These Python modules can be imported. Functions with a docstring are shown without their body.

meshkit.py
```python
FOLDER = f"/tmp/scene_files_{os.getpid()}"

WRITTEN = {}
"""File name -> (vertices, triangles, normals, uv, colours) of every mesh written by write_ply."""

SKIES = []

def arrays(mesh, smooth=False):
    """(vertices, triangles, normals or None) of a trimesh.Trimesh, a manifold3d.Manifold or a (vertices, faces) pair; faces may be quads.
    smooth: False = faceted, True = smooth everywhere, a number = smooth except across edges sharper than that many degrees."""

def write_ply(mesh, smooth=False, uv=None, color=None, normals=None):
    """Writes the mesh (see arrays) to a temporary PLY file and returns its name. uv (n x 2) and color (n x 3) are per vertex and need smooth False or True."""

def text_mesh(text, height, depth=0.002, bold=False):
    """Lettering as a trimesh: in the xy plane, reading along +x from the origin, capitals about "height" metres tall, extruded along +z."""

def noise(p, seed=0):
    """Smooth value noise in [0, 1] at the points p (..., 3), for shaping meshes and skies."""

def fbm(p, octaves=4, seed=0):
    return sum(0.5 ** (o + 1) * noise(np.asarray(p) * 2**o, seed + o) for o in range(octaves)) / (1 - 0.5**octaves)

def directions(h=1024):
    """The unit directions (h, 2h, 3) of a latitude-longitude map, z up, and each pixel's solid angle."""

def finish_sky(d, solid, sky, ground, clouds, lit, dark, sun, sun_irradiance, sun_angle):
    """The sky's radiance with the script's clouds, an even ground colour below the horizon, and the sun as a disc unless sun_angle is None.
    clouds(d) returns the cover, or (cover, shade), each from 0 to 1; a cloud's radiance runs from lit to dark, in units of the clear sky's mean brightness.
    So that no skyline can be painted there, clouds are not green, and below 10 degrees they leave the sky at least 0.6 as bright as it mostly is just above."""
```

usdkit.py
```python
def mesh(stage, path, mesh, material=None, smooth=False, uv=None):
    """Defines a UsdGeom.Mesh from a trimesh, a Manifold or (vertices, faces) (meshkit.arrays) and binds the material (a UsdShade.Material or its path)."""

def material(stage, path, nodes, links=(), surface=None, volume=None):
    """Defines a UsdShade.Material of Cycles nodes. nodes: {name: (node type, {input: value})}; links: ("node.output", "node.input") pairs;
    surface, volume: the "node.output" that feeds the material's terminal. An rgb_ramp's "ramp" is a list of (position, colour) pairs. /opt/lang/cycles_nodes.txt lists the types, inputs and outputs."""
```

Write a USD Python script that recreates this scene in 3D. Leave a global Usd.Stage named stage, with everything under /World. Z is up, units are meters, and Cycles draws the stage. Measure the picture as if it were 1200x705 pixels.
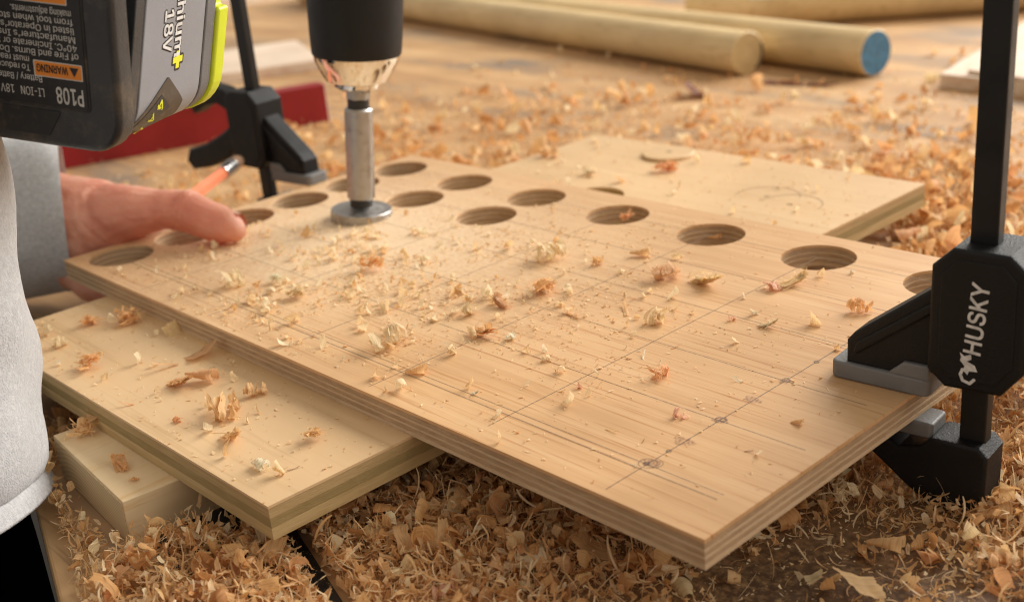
import math, random
import numpy as np
import trimesh, manifold3d as m3
import shapely, shapely.geometry as sg, shapely.affinity as sa
import usdkit, meshkit
from pxr import Usd, UsdGeom, UsdLux, UsdShade, Gf, Sdf, Vt

stage = Usd.Stage.CreateInMemory()
UsdGeom.SetStageUpAxis(stage, "Z"); UsdGeom.SetStageMetersPerUnit(stage, 1.0)
UsdGeom.Xform.Define(stage, "/World"); UsdGeom.Scope.Define(stage, "/World/Looks")
rng = np.random.default_rng(7)

# All lengths in the builders are millimetres; the oak board's top face is z = 0, the bench top z = BENCH.
BENCH = -36.0
UP = 36.0                     # bench top ends up at world z = 0
def W(p):                     # builder millimetres -> world metres
    return (np.asarray(p, float) + [0, 0, UP]) * 0.001

# ------------------------------------------------------------------ camera
CAM = np.array([491.404, -207.806, 158.003])
R_ = np.array([0.68599583, 0.7223538, -0.08726236])
D_ = np.array([0.20831091, -0.30989135, -0.92767123])
F_ = np.array([-0.69714869, 0.61820089, -0.36305835])
cam = UsdGeom.Camera.Define(stage, "/World/camera")
m = np.eye(4); m[0, :3] = R_; m[1, :3] = -D_; m[2, :3] = -F_; m[3, :3] = W(CAM)
cam.AddTransformOp().Set(Gf.Matrix4d(*m.ravel().tolist()))
cam.CreateHorizontalApertureAttr(36.0); cam.CreateVerticalApertureAttr(36.0 * 601 / 1024)
cam.CreateFocalLengthAttr(36.0 * 1395.8 / 1200)
cam.CreateFStopAttr(13.0); cam.CreateFocusDistanceAttr(0.366)
cam.CreateClippingRangeAttr(Gf.Vec2f(0.02, 50.0))
EXPOSURE = 0.0
cam.CreateExposureAttr(EXPOSURE)

# ------------------------------------------------------------------ light: a bright shop door behind and to the right, the dim shop around
def rect_light(name, pos, aim, w, h, power, color):
    l = UsdLux.RectLight.Define(stage, "/World/" + name)
    p, a = np.array(pos, float), np.array(aim, float)
    z = (p - a) / np.linalg.norm(p - a); x = np.cross([0, 0, 1.0], z); x /= np.linalg.norm(x); y = np.cross(z, x)
    mm = np.eye(4); mm[0, :3] = x; mm[1, :3] = y; mm[2, :3] = z; mm[3, :3] = p
    l.AddTransformOp().Set(Gf.Matrix4d(*mm.ravel().tolist()))
    l.CreateWidthAttr(w); l.CreateHeightAttr(h); l.CreateIntensityAttr(power); l.CreateColorAttr(Gf.Vec3f(*color)); l.CreateNormalizeAttr(False)
    return l
rect_light("door_light", (0.45, 2.6, 1.45), (0.1, 0.1, 0.0), 2.2, 1.7, 12.4, (1.0, 0.965, 0.91))
rect_light("side_light", (2.6, 0.6, 1.5), (0.2, 0.05, 0.0), 1.2, 1.2, 3.6, (1.0, 0.965, 0.91))
dome = UsdLux.DomeLight.Define(stage, "/World/room_light")
usdkit.material(stage, "/World/Looks/room_light", {"b": ("background_shader", {"color": (1.0, 0.905, 0.80), "strength": 0.52})}, surface="b.background")
UsdShade.MaterialBindingAPI.Apply(dome.GetPrim()).Bind(UsdShade.Material.Get(stage, "/World/Looks/room_light"))

# ------------------------------------------------------------------ scene helpers
used = {}
def numbered(path):
    n = used.get(path, -1) + 1; used[path] = n
    return path if n == 0 else f"{path}_{n:03d}"
def tag(p, label=None, cat=None, group=None, kind=None):
    for k, v in (("label", label), ("category", cat), ("group", group), ("kind", kind)):
        if v: p.SetCustomDataByKey(k, v)
    return p
class Thing:
    def __init__(s, name, label, cat, base, group=None, kind=None):
        s.base = np.array(base, float)
        s.x = UsdGeom.Xform.Define(stage, numbered("/World/" + name)); s.x.AddTranslateOp().Set(Gf.Vec3d(*W(base)))
        s.prim = s.x.GetPrim(); s.path = str(s.prim.GetPath()); tag(s.prim, label, cat, group, kind)
    def part(s, name, mesh, mat, smooth=False, parent=None, label=None):
        path = numbered((parent or s.path) + "/" + name)
        v, f = vf(mesh)
        usdkit.mesh(stage, path, ((v - s.base) * 0.001, f), mat, smooth)
        p = stage.GetPrimAtPath(path)
        if label: tag(p, label)
        return path
def vf(mesh):
    if isinstance(mesh, tuple): return np.asarray(mesh[0], float), np.asarray(mesh[1], int)
    v, f, _ = meshkit.arrays(mesh); return v, f
def single(name, mesh, mat, label=None, cat=None, group=None, kind=None, smooth=False):
    v, f = vf(mesh); path = numbered("/World/" + name)
    base = np.array([(v[:, 0].min() + v[:, 0].max()) / 2, (v[:, 1].min() + v[:, 1].max()) / 2, v[:, 2].min()])
    g = usdkit.mesh(stage, path, ((v[:, :3] - base) * 0.001, f), mat, smooth, uv=v[:, 3:5] if v.shape[1] > 3 else None)
    if v.shape[1] > 5: UsdGeom.PrimvarsAPI(g).CreatePrimvar("tone", Sdf.ValueTypeNames.FloatArray, "vertex").Set(Vt.FloatArray.FromNumpy(v[:, 5].astype(np.float32)))
    UsdGeom.Xformable(g).AddTranslateOp().Set(Gf.Vec3d(*W(base)))
    return tag(stage.GetPrimAtPath(path), label, cat, group, kind)
def join(*ms):
    V, Fs, n = [], [], 0
    for a in ms:
        v, f = vf(a); V.append(v); Fs.append(f + n if f.shape[1] == 3 else np.vstack([f[:, [0, 1, 2]], f[:, [0, 2, 3]]]) + n); n += len(v)
    return np.vstack(V), np.vstack(Fs)
def xf(mesh, M, t=(0, 0, 0)):            # rows of M = images of the local x, y, z axes
    v, f = vf(mesh); M = np.asarray(M, float)
    v = np.hstack([v[:, :3] @ M + np.asarray(t, float), v[:, 3:]])
    return (v, f[:, ::-1]) if np.linalg.det(M) < 0 else (v, f)
def extrude(poly, z0, z1):
    e = trimesh.creation.extrude_polygon(poly, z1 - z0, engine="earcut"); e.apply_translation([0, 0, z0]); return e
def bevel_extrude(poly, z0, z1, b=0.6, steps=3):
    """extruded outline with rounded top and bottom edges (outline must be simply connected)"""
    poly = sg.Polygon(poly) if not hasattr(poly, "exterior") else poly
    prof = [(z0 + b * (1 - math.cos(a)), b * (1 - math.sin(a))) for a in np.linspace(0, math.pi / 2, steps + 1)]
    prof += [(z1 - (z - z0), o) for z, o in prof[::-1]]
    c = np.array(sg.polygon.orient(poly).exterior.coords)[:-1]
    # resample the outline evenly, keep its corners
    P = []
    for i in range(len(c)):
        a, d = c[i], c[(i + 1) % len(c)]; n = max(1, int(np.linalg.norm(d - a) / max(b * 3, 1.5)))
        for k in range(n): P.append(a + (d - a) * k / n)
    P = np.array(P); t = np.roll(P, -1, 0) - P; t /= np.linalg.norm(t, axis=1)[:, None] + 1e-12
    n1 = np.stack([-t[:, 1], t[:, 0]], 1); n0 = np.roll(n1, 1, 0); nn = n0 + n1
    nn /= np.maximum((nn * n1).sum(1), 0.4)[:, None]
    V, F = [], []; N = len(P)
    for z, o in prof: V.append(np.column_stack([P + nn * o, np.full(N, z)]))
    for r in range(len(prof) - 1):
        for i in range(N):
            j = (i + 1) % N; F += [[r * N + i, r * N + j, (r + 1) * N + j], [r * N + i, (r + 1) * N + j, (r + 1) * N + i]]
    for r, flip in ((0, True), (len(prof) - 1, False)):
        ring = V[r][:, :2]
        tri = trimesh.creation.triangulate_polygon(sg.Polygon(ring), engine="earcut")
        vv, ff = tri; off = sum(len(x) for x in V)
        V.append(np.column_stack([vv, np.full(len(vv), prof[r][0])])); F += [[off + a, off + c_, off + b_] if flip else [off + a, off + b_, off + c_] for a, b_, c_ in ff]
    V = np.vstack(V); msh = trimesh.Trimesh(V, np.array(F), process=False); msh.merge_vertices(); trimesh.repair.fix_normals(msh)
    return msh
def rrect(x0, y0, x1, y1, r, n=6):
    return sg.box(x0 + r, y0 + r, x1 - r, y1 - r).buffer(r, quad_segs=n)
def rbox(lo, hi, b=1.0):
    lo, hi = np.array(lo, float), np.array(hi, float)
    return bevel_extrude(rrect(lo[0], lo[1], hi[0], hi[1], min(b, (hi - lo)[:2].min() * .45), 3), lo[2], hi[2], min(b, (hi - lo)[2] * .45))
def lathe(prof, n=48):                   # prof: (r, z) points from bottom to top, capped
    P = np.array(prof, float); th = np.linspace(0, 2 * np.pi, n, endpoint=False)
    V = [np.column_stack([r * np.cos(th), r * np.sin(th), np.full(n, z)]) for r, z in P]
    F = [[i * n + a, i * n + (a + 1) % n, (i + 1) * n + (a + 1) % n, (i + 1) * n + a] for i in range(len(P) - 1) for a in range(n)]
    T = np.array(F); T = np.vstack([T[:, [0, 1, 2]], T[:, [0, 2, 3]]])
    o = len(P) * n; V += [np.array([[0, 0, P[0][1]]]), np.array([[0, 0, P[-1][1]]])]
    caps = [[o, (a + 1) % n, a] for a in range(n)] + [[o + 1, (len(P) - 1) * n + a, (len(P) - 1) * n + (a + 1) % n] for a in range(n)]
    return np.vstack(V), np.vstack([T, caps])
def frame(z, xhint=(1, 0, 0)):
    z = np.array(z, float); z /= np.linalg.norm(z); x = np.array(xhint, float); x -= z * (x @ z); x /= np.linalg.norm(x)
    return np.array([x, np.cross(z, x), z])
def text(s, h, depth, origin, r, u, bold=False, width=None):
    t = meshkit.text_mesh(s, h, 1.0, bold); v, f = vf(t); v = v.copy()
    if width: v[:, 0] *= width / np.ptp(v[:, 0])
    v[:, 2] *= depth
    r, u = np.array(r, float), np.array(u, float)
    return xf((v, f), np.array([r, u, np.cross(r, u)]), origin)

# ------------------------------------------------------------------ materials
def mat(name, nodes, links, surface="p.BSDF"):
    return usdkit.material(stage, "/World/Looks/" + name, nodes, links, surface=surface)
def wood(name, dark, mid, light, grain=(6, 260, 60), rot=0.0, streak=None, rough=0.55, bumpy=0.25, stain=None, film=None):
    """wood with its grain along local x (rotated by rot about z); streak: colour of the dark pores"""
    n = {"g": ("geometry", {}), "mp": ("mapping", {"rotation": (0, 0, rot), "scale": grain}),
         "n1": ("noise_texture", {"scale": 1.0, "detail": 5.0, "roughness": 0.62, "distortion": 0.35}),
         "r1": ("rgb_ramp", {"ramp": [(0.28, dark), (0.5, mid), (0.72, light)]}),
         "mp2": ("mapping", {"rotation": (0, 0, rot), "scale": (grain[0] * 2.2, grain[1] * 6, grain[2] * 6)}),
         "n2": ("noise_texture", {"scale": 1.0, "detail": 3.0, "roughness": 0.6}),
         "r2": ("rgb_ramp", {"ramp": [(0.0, (0, 0, 0)), (0.56, (0, 0, 0)), (0.70, (1, 1, 1))]}),
         "mx": ("mix_color", {"blend_type": "mix", "b": streak or dark}),
         "n3": ("noise_texture", {"scale": 14.0, "detail": 3.0}),
         "r3": ("rgb_ramp", {"ramp": [(0.3, (0.86, 0.84, 0.82)), (0.7, (1.06, 1.06, 1.06))]}),
         "mx3": ("mix_color", {"blend_type": "multiply", "fac": 1.0}),
         "b": ("bump", {"strength": bumpy, "distance": 0.0004}),
         "p": ("principled_bsdf", {"roughness": rough, "specular_ior_level": 0.4})}
    l = [("g.position", "mp.vector"), ("mp.vector", "n1.vector"), ("n1.fac", "r1.fac"), ("g.position", "mp2.vector"), ("mp2.vector", "n2.vector"),
         ("n2.fac", "r2.fac"), ("r1.color", "mx.a"), ("r2.color", "mx.fac"), ("g.position", "n3.vector"), ("n3.fac", "r3.fac"),
         ("mx.result", "mx3.a"), ("r3.color", "mx3.b"), ("n2.fac", "b.height"), ("b.normal", "p.normal")]
    last = "mx3.result"
    if stain:
        n["n4"] = ("noise_texture", {"scale": stain[1], "detail": 6.0, "roughness": 0.6})
        n["r4"] = ("rgb_ramp", {"ramp": [(stain[2], (0, 0, 0)), (stain[3], (1, 1, 1))]})
        n["mp4"] = ("mapping", {"rotation": (0, 0, rot), "scale": (0.55, 1.6, 1)})
        n["mx4"] = ("mix_color", {"blend_type": "mix", "b": stain[0]})
        l += [("g.position", "mp4.vector"), ("mp4.vector", "n4.vector"), ("n4.fac", "r4.fac"), (last, "mx4.a"), ("r4.color", "mx4.fac")]
        last = "mx4.result"
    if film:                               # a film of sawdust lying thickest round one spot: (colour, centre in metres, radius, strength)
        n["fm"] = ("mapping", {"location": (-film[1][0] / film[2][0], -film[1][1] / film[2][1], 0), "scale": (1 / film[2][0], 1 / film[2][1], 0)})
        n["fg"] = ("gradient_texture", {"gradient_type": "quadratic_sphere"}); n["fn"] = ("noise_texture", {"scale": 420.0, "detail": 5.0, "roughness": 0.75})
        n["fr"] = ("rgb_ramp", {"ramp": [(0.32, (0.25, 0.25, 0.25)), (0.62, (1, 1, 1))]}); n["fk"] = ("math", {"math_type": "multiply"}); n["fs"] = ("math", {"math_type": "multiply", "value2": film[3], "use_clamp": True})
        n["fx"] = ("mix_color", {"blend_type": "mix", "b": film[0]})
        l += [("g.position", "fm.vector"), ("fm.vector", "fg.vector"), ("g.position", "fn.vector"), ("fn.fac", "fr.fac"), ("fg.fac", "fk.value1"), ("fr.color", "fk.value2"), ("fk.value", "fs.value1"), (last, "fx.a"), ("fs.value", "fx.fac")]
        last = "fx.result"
    l.append((last, "p.base_color"))
    return mat(name, n, l)
def plain(name, col, rough=0.5, metal=0.0, vary=0.12, scale=90.0, bump=0.0, bscale=900.0, spec=0.5, dust=None, extra=None):
    n = {"g": ("geometry", {}), "n": ("noise_texture", {"scale": scale, "detail": 4.0}),
         "r": ("rgb_ramp", {"ramp": [(0.3, tuple(c * (1 - vary) for c in col)), (0.7, tuple(min(1, c * (1 + vary)) for c in col))]}),
         "rr": ("map_range", {"from_min": 0.3, "from_max": 0.7, "to_min": max(0.02, rough - 0.08), "to_max": min(1, rough + 0.08)}),
         "p": ("principled_bsdf", {"metallic": metal, "specular_ior_level": spec, **(extra or {})})}
    l = [("g.position", "n.vector"), ("n.fac", "r.fac"), ("n.fac", "rr.value"), ("rr.result", "p.roughness")]
    last = "r.color"
    if dust:                               # pale wood dust settled as fine specks
        n["d"] = ("noise_texture", {"scale": dust[1], "detail": 6.0, "roughness": 0.75})
        n["dr"] = ("rgb_ramp", {"ramp": [(dust[2], (0, 0, 0)), (dust[3], (1, 1, 1))]})
        n["dm"] = ("mix_color", {"blend_type": "mix", "b": dust[0]})
        l += [("g.position", "d.vector"), ("d.fac", "dr.fac"), (last, "dm.a"), ("dr.color", "dm.fac")]; last = "dm.result"
    if bump:
        n["bn"] = ("noise_texture", {"scale": bscale, "detail": 3.0}); n["b"] = ("bump", {"strength": bump, "distance": 0.0006})
        l += [("g.position", "bn.vector"), ("bn.fac", "b.height"), ("b.normal", "p.normal")]
    l.append((last, "p.base_color"))
    return mat(name, n, l)
def shaving_mat(name, stops, rough=0.6, trans=0.42):
    n = {"g": ("attribute", {"attribute": "tone"}), "c": ("rgb_ramp", {"ramp": stops}), "tc": ("texture_coordinate", {}), "mp": ("mapping", {"scale": (1.3, 15.0, 1.0)}), "w": ("math", {"math_type": "multiply", "value2": 60.0}),
         "n": ("noise_texture", {"dimensions": "4D", "scale": 1.0, "detail": 4.0, "roughness": 0.65}),
         "r": ("rgb_ramp", {"ramp": [(0.30, (0.60, 0.50, 0.40)), (0.47, (0.96, 0.94, 0.91)), (0.68, (1.08, 1.08, 1.08))]}), "m": ("mix_color", {"blend_type": "multiply", "fac": 1.0, "use_clamp_result": True}),
         "b": ("bump", {"strength": 0.7, "distance": 0.0003}), "p": ("principled_bsdf", {"roughness": rough, "specular_ior_level": 0.35}),
         "t": ("translucent_bsdf", {}), "x": ("mix_closure", {"fac": trans})}
    l = [("g.fac", "c.fac"), ("g.fac", "w.value1"), ("w.value", "n.w"), ("tc.UV", "mp.vector"), ("mp.vector", "n.vector"), ("n.fac", "r.fac"), ("c.color", "m.a"), ("r.color", "m.b"), ("n.fac", "b.height"),
         ("b.normal", "p.normal"), ("m.result", "p.base_color"), ("m.result", "t.color"), ("p.BSDF", "x.closure1"), ("t.BSDF", "x.closure2")]
    return mat(name, n, l, "x.closure")
DUST = (0.62, 0.44, 0.25)
M = dict(
    oak=wood("oak_face", (0.56, 0.315, 0.142), (0.655, 0.395, 0.192), (0.705, 0.45, 0.235), grain=(7, 130, 60), streak=(0.45, 0.20, 0.07), rough=0.44, film=((0.80, 0.585, 0.37), (0.072, 0.075), (0.21, 0.15), 2.0)),
    ply_light=wood("oak_edge_light", (0.52, 0.36, 0.21), (0.62, 0.45, 0.275), (0.68, 0.51, 0.33), grain=(60, 60, 900), rough=0.8, bumpy=0.6),
    ply_dark=wood("oak_edge_dark", (0.37, 0.24, 0.13), (0.465, 0.31, 0.18), (0.54, 0.375, 0.225), grain=(120, 120, 500), rough=0.85, bumpy=0.7),
    spoil=wood("spoil_face", (0.64, 0.42, 0.215), (0.675, 0.455, 0.245), (0.70, 0.485, 0.27), grain=(4, 40, 30), streak=(0.58, 0.38, 0.19), rough=0.44, bumpy=0.08),
    spoil_core=wood("spoil_core", (0.27, 0.19, 0.07), (0.325, 0.228, 0.09), (0.39, 0.28, 0.12), grain=(50, 50, 600), rough=0.85, bumpy=0.5),
    spoil_mid=wood("spoil_mid", (0.39, 0.26, 0.11), (0.46, 0.315, 0.145), (0.52, 0.365, 0.18), grain=(40, 40, 500), rough=0.85, bumpy=0.5),
    spoil_back=wood("spoil_back", (0.40, 0.27, 0.11), (0.50, 0.35, 0.16), (0.56, 0.41, 0.21), grain=(20, 20, 400), rough=0.8, bumpy=0.4),
    pine=wood("pine_face", (0.72, 0.52, 0.285), (0.76, 0.575, 0.335), (0.79, 0.615, 0.375), grain=(90, 5, 60), streak=(0.70, 0.48, 0.24), rough=0.6, bumpy=0.06),
    dowel=wood("dowel_wood", (0.66, 0.48, 0.235), (0.72, 0.545, 0.29), (0.76, 0.59, 0.335), grain=(3, 40, 40), rot=0.2, streak=(0.54, 0.38, 0.17), rough=0.5, bumpy=0.05),
    dowel_end=wood("dowel_end", (0.40, 0.27, 0.11), (0.50, 0.34, 0.15), (0.56, 0.40, 0.19), grain=(100, 100, 100), rough=0.8),
    pale=wood("pale_board", (0.66, 0.50, 0.36), (0.76, 0.61, 0.47), (0.80, 0.67, 0.53), grain=(60, 6, 20), rot=0.5, streak=(0.66, 0.46, 0.33), rough=0.5, bumpy=0.05),
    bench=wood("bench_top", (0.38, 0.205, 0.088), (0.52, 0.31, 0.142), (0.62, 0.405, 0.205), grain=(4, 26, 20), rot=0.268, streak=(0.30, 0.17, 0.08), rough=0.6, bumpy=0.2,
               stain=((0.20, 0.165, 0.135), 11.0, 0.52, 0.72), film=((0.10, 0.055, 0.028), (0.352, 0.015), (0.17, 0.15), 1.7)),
    black=plain("black_plastic", (0.007, 0.0065, 0.0065), 0.5, spec=0.28, bump=0.25, bscale=1600, dust=((0.25, 0.18, 0.11), 700, 0.72, 0.80)),
    bar=plain("black_bar", (0.009, 0.008, 0.0075), 0.42, metal=0.0, bump=0.05, spec=0.35, dust=((0.12, 0.07, 0.04), 500, 0.70, 0.82)),
    pad=plain("grey_rubber", (0.16, 0.155, 0.15), 0.55, bump=0.2, dust=(DUST, 600, 0.68, 0.80)),
    print_white=plain("white_print", (0.60, 0.59, 0.57), 0.6, vary=0.2, scale=700),
    red=plain("red_paint", (0.25, 0.005, 0.008), 0.42, vary=0.2, scale=30, dust=((0.50, 0.30, 0.22), 500, 0.70, 0.78)),
    steel=plain("steel", (0.40, 0.385, 0.365), 0.40, metal=1.0, vary=0.08, scale=300),
    chrome=plain("chrome", (0.80, 0.78, 0.74), 0.07, metal=1.0, vary=0.03, scale=200),
    ring=plain("black_ring", (0.02, 0.018, 0.016), 0.5),
    sleeve=plain("chuck_rubber", (0.010, 0.0095, 0.010), 0.5, spec=0.3, bump=0.15, bscale=1800, dust=((0.10, 0.08, 0.06), 400, 0.72, 0.85)),
    shell=plain("battery_shell", (0.030, 0.030, 0.031), 0.4, vary=0.3, scale=60, bump=0.2, bscale=1500, dust=((0.13, 0.095, 0.06), 48, 0.50, 0.80)),
    shell_dark=plain("battery_recess", (0.012, 0.012, 0.012), 0.5, vary=0.3, dust=((0.14, 0.09, 0.05), 60, 0.5, 0.8)),
    grey=plain("battery_grey", (0.235, 0.24, 0.26), 0.42, vary=0.05, bump=0.12, bscale=2500, dust=((0.42, 0.38, 0.33), 900, 0.66, 0.8)),
    grey_dark=plain("battery_dark_grey", (0.13, 0.125, 0.125), 0.5, bump=0.2, bscale=2000, dust=(DUST, 1200, 0.66, 0.76)),
    lime=plain("lime_plastic", (0.55, 0.62, 0.012), 0.4, vary=0.04, bump=0.15, bscale=2200),
    label_black=plain("label_black", (0.010, 0.009, 0.009), 0.35, vary=0.2),
    label_print=plain("label_print", (0.50, 0.48, 0.44), 0.5, vary=0.1),
    label_orange=plain("label_orange", (0.70, 0.22, 0.02), 0.45, vary=0.1),
    logo_dark=plain("badge_brown", (0.060, 0.042, 0.026), 0.5, vary=0.25, dust=((0.17, 0.12, 0.07), 120, 0.5, 0.8)),
    lime_print=plain("lime_print", (0.70, 0.72, 0.03), 0.5),
    pencil_paint=plain("orange_paint", (0.78, 0.24, 0.12), 0.3, vary=0.1),
    ferrule=plain("ferrule", (0.75, 0.74, 0.72), 0.25, metal=1.0),
    eraser=plain("eraser", (0.55, 0.34, 0.22), 0.8),
    blue_paint=plain("blue_end_paint", (0.055, 0.16, 0.26), 0.75, vary=0.3, scale=260, dust=((0.36, 0.27, 0.12), 300, 0.60, 0.72)),
    track=plain("black_track", (0.012, 0.012, 0.013), 0.5, vary=0.3, dust=(DUST, 900, 0.60, 0.68)),
    trousers=plain("black_denim", (0.004, 0.004, 0.0045), 1.0, bump=0.3, bscale=1400, spec=0.05),
    sticker=plain("sticker", (0.75, 0.74, 0.72), 0.5),
    bark=plain("bark", (0.16, 0.065, 0.03), 0.8, vary=0.3),
    cutline=plain("scored_line", (0.40, 0.27, 0.14), 0.8),
)
M["skin"] = mat("skin", {"g": ("geometry", {}), "n": ("noise_texture", {"scale": 60.0, "detail": 4.0}), "n2": ("noise_texture", {"scale": 900.0, "detail": 3.0}),
    "r": ("rgb_ramp", {"ramp": [(0.3, (0.50, 0.19, 0.125)), (0.55, (0.60, 0.275, 0.185)), (0.75, (0.66, 0.34, 0.24))]}),
    "b": ("bump", {"strength": 0.7, "distance": 0.0005}),
    "p": ("principled_bsdf", {"roughness": 0.5, "subsurface_weight": 0.35, "subsurface_scale": 0.004, "subsurface_radius": (1.0, 0.35, 0.2)})},
    [("g.position", "n.vector"), ("g.position", "n2.vector"), ("n.fac", "r.fac"), ("r.color", "p.base_color"), ("n2.fac", "b.height"), ("b.normal", "p.normal")])
M["nail"] = plain("nail", (0.66, 0.40, 0.30), 0.3, vary=0.05)
M["knit"] = mat("sweatshirt_knit", {"g": ("geometry", {}), "n": ("noise_texture", {"scale": 1500.0, "detail": 2.0}), "n2": ("noise_texture", {"scale": 520.0, "detail": 5.0, "roughness": 0.7}),
    "r": ("rgb_ramp", {"ramp": [(0.3, (0.36, 0.36, 0.367)), (0.7, (0.54, 0.54, 0.545))]}), "b": ("bump", {"strength": 0.7, "distance": 0.0006}),
    "p": ("principled_bsdf", {"roughness": 0.95, "specular_ior_level": 0.1, "sheen_weight": 0.35, "sheen_roughness": 0.5})},
    [("g.position", "n.vector"), ("g.position", "n2.vector"), ("n2.fac", "r.fac"), ("r.color", "p.base_color"), ("n.fac", "b.height"), ("b.normal", "p.normal")])
M["graphite"] = mat("graphite_line", {"g": ("geometry", {}), "n": ("noise_texture", {"scale": 1800.0, "detail": 2.0}), "r": ("rgb_ramp", {"ramp": [(0.26, (0.05, 0.05, 0.05)), (0.50, (0.75, 0.75, 0.75))]}),
    "p": ("principled_bsdf", {"base_color": (0.16, 0.12, 0.09), "roughness": 0.5}), "t": ("transparent_bsdf", {"color": (1, 1, 1)}), "x": ("mix_closure", {})},
    [("g.position", "n.vector"), ("n.fac", "r.fac"), ("r.color", "x.fac"), ("t.BSDF", "x.closure1"), ("p.BSDF", "x.closure2")], "x.closure")
M["smudge"] = mat("graphite_smudge", {"g": ("geometry", {}), "n": ("noise_texture", {"scale": 1300.0, "detail": 3.0}), "r": ("rgb_ramp", {"ramp": [(0.42, (0.0, 0.0, 0.0)), (0.7, (0.6, 0.6, 0.6))]}),
    "p": ("principled_bsdf", {"base_color": (0.20, 0.09, 0.075), "roughness": 0.6}), "t": ("transparent_bsdf", {"color": (1, 1, 1)}), "x": ("mix_closure", {})},
    [("g.position", "n.vector"), ("n.fac", "r.fac"), ("r.color", "x.fac"), ("t.BSDF", "x.closure1"), ("p.BSDF", "x.closure2")], "x.closure")
TONES = dict(amber=(0.88, 0.55, 0.26), orange=(0.88, 0.48, 0.23), cream=(0.93, 0.755, 0.49), tan=(0.86, 0.58, 0.29), white=(0.93, 0.86, 0.68), straw=(0.91, 0.69, 0.38),
             pink=(0.90, 0.58, 0.40), brown=(0.78, 0.49, 0.26), green=(0.94, 0.79, 0.55), dark=(0.22, 0.085, 0.045))
for k, c in TONES.items():
    M["sh_" + k] = shaving_mat("shaving_" + k, [(0, tuple(x * 0.9 for x in c)), (1, tuple(min(.95, x * 1.06) for x in c))])
M["heap"] = shaving_mat("shaving_heap", [(0, (0.50, 0.24, 0.085)), (0.14, (0.74, 0.40, 0.155)), (0.42, (0.83, 0.51, 0.22)), (0.65, (0.88, 0.63, 0.32)), (0.8, (0.82, 0.43, 0.20)), (0.88, (0.92, 0.74, 0.42)), (1, (0.95, 0.82, 0.55))])
M["crumb"] = shaving_mat("shaving_crumb", [(0, (0.80, 0.50, 0.23)), (0.2, (0.90, 0.66, 0.36)), (0.6, (0.94, 0.78, 0.50)), (1, (0.96, 0.86, 0.64))])
M["fibre"] = shaving_mat("shaving_fibre", [(0, (0.70, 0.40, 0.165)), (0.5, (0.84, 0.56, 0.28)), (1, (0.93, 0.78, 0.52))])
# ------------------------------------------------------------------ bench (the setting)
ED, EN, EO = np.array([0.9567, -0.2911, 0.0]), np.array([0.2911, 0.9567, 0.0]), np.array([129.6, -101.5, BENCH])   # bench edge: direction, inward normal, a point
def bench(d, n, z=0.0): return EO + ED * d + EN * n + np.array([0, 0, z])
BM = np.array([ED, EN, [0, 0, 1.0]])
top = rbox((-2700, 0, -38), (900, 1900, 0), 1.5)
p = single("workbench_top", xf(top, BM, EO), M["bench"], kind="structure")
single("floor", (np.array([[-6000, -6000, -900], [6000, -6000, -900], [6000, 6000, -900], [-6000, 6000, -900.0]]), np.array([[0, 1, 2, 3]])), plain("floor_concrete", (0.10, 0.09, 0.08), 0.8, scale=3), kind="structure")
tr = Thing("bench_track", "black strip let into the bench along its front edge, half buried in shavings", "strip", bench(60, 30))
tr.part("strip", xf(rbox((-110, 30, -2), (330, 64, 1.2), 0.5), BM, EO), M["track"])
tr.part("lip", xf(rbox((-110, 66.2, -2), (330, 70.4, 1.6), 0.5), BM, EO), M["track"])

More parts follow.
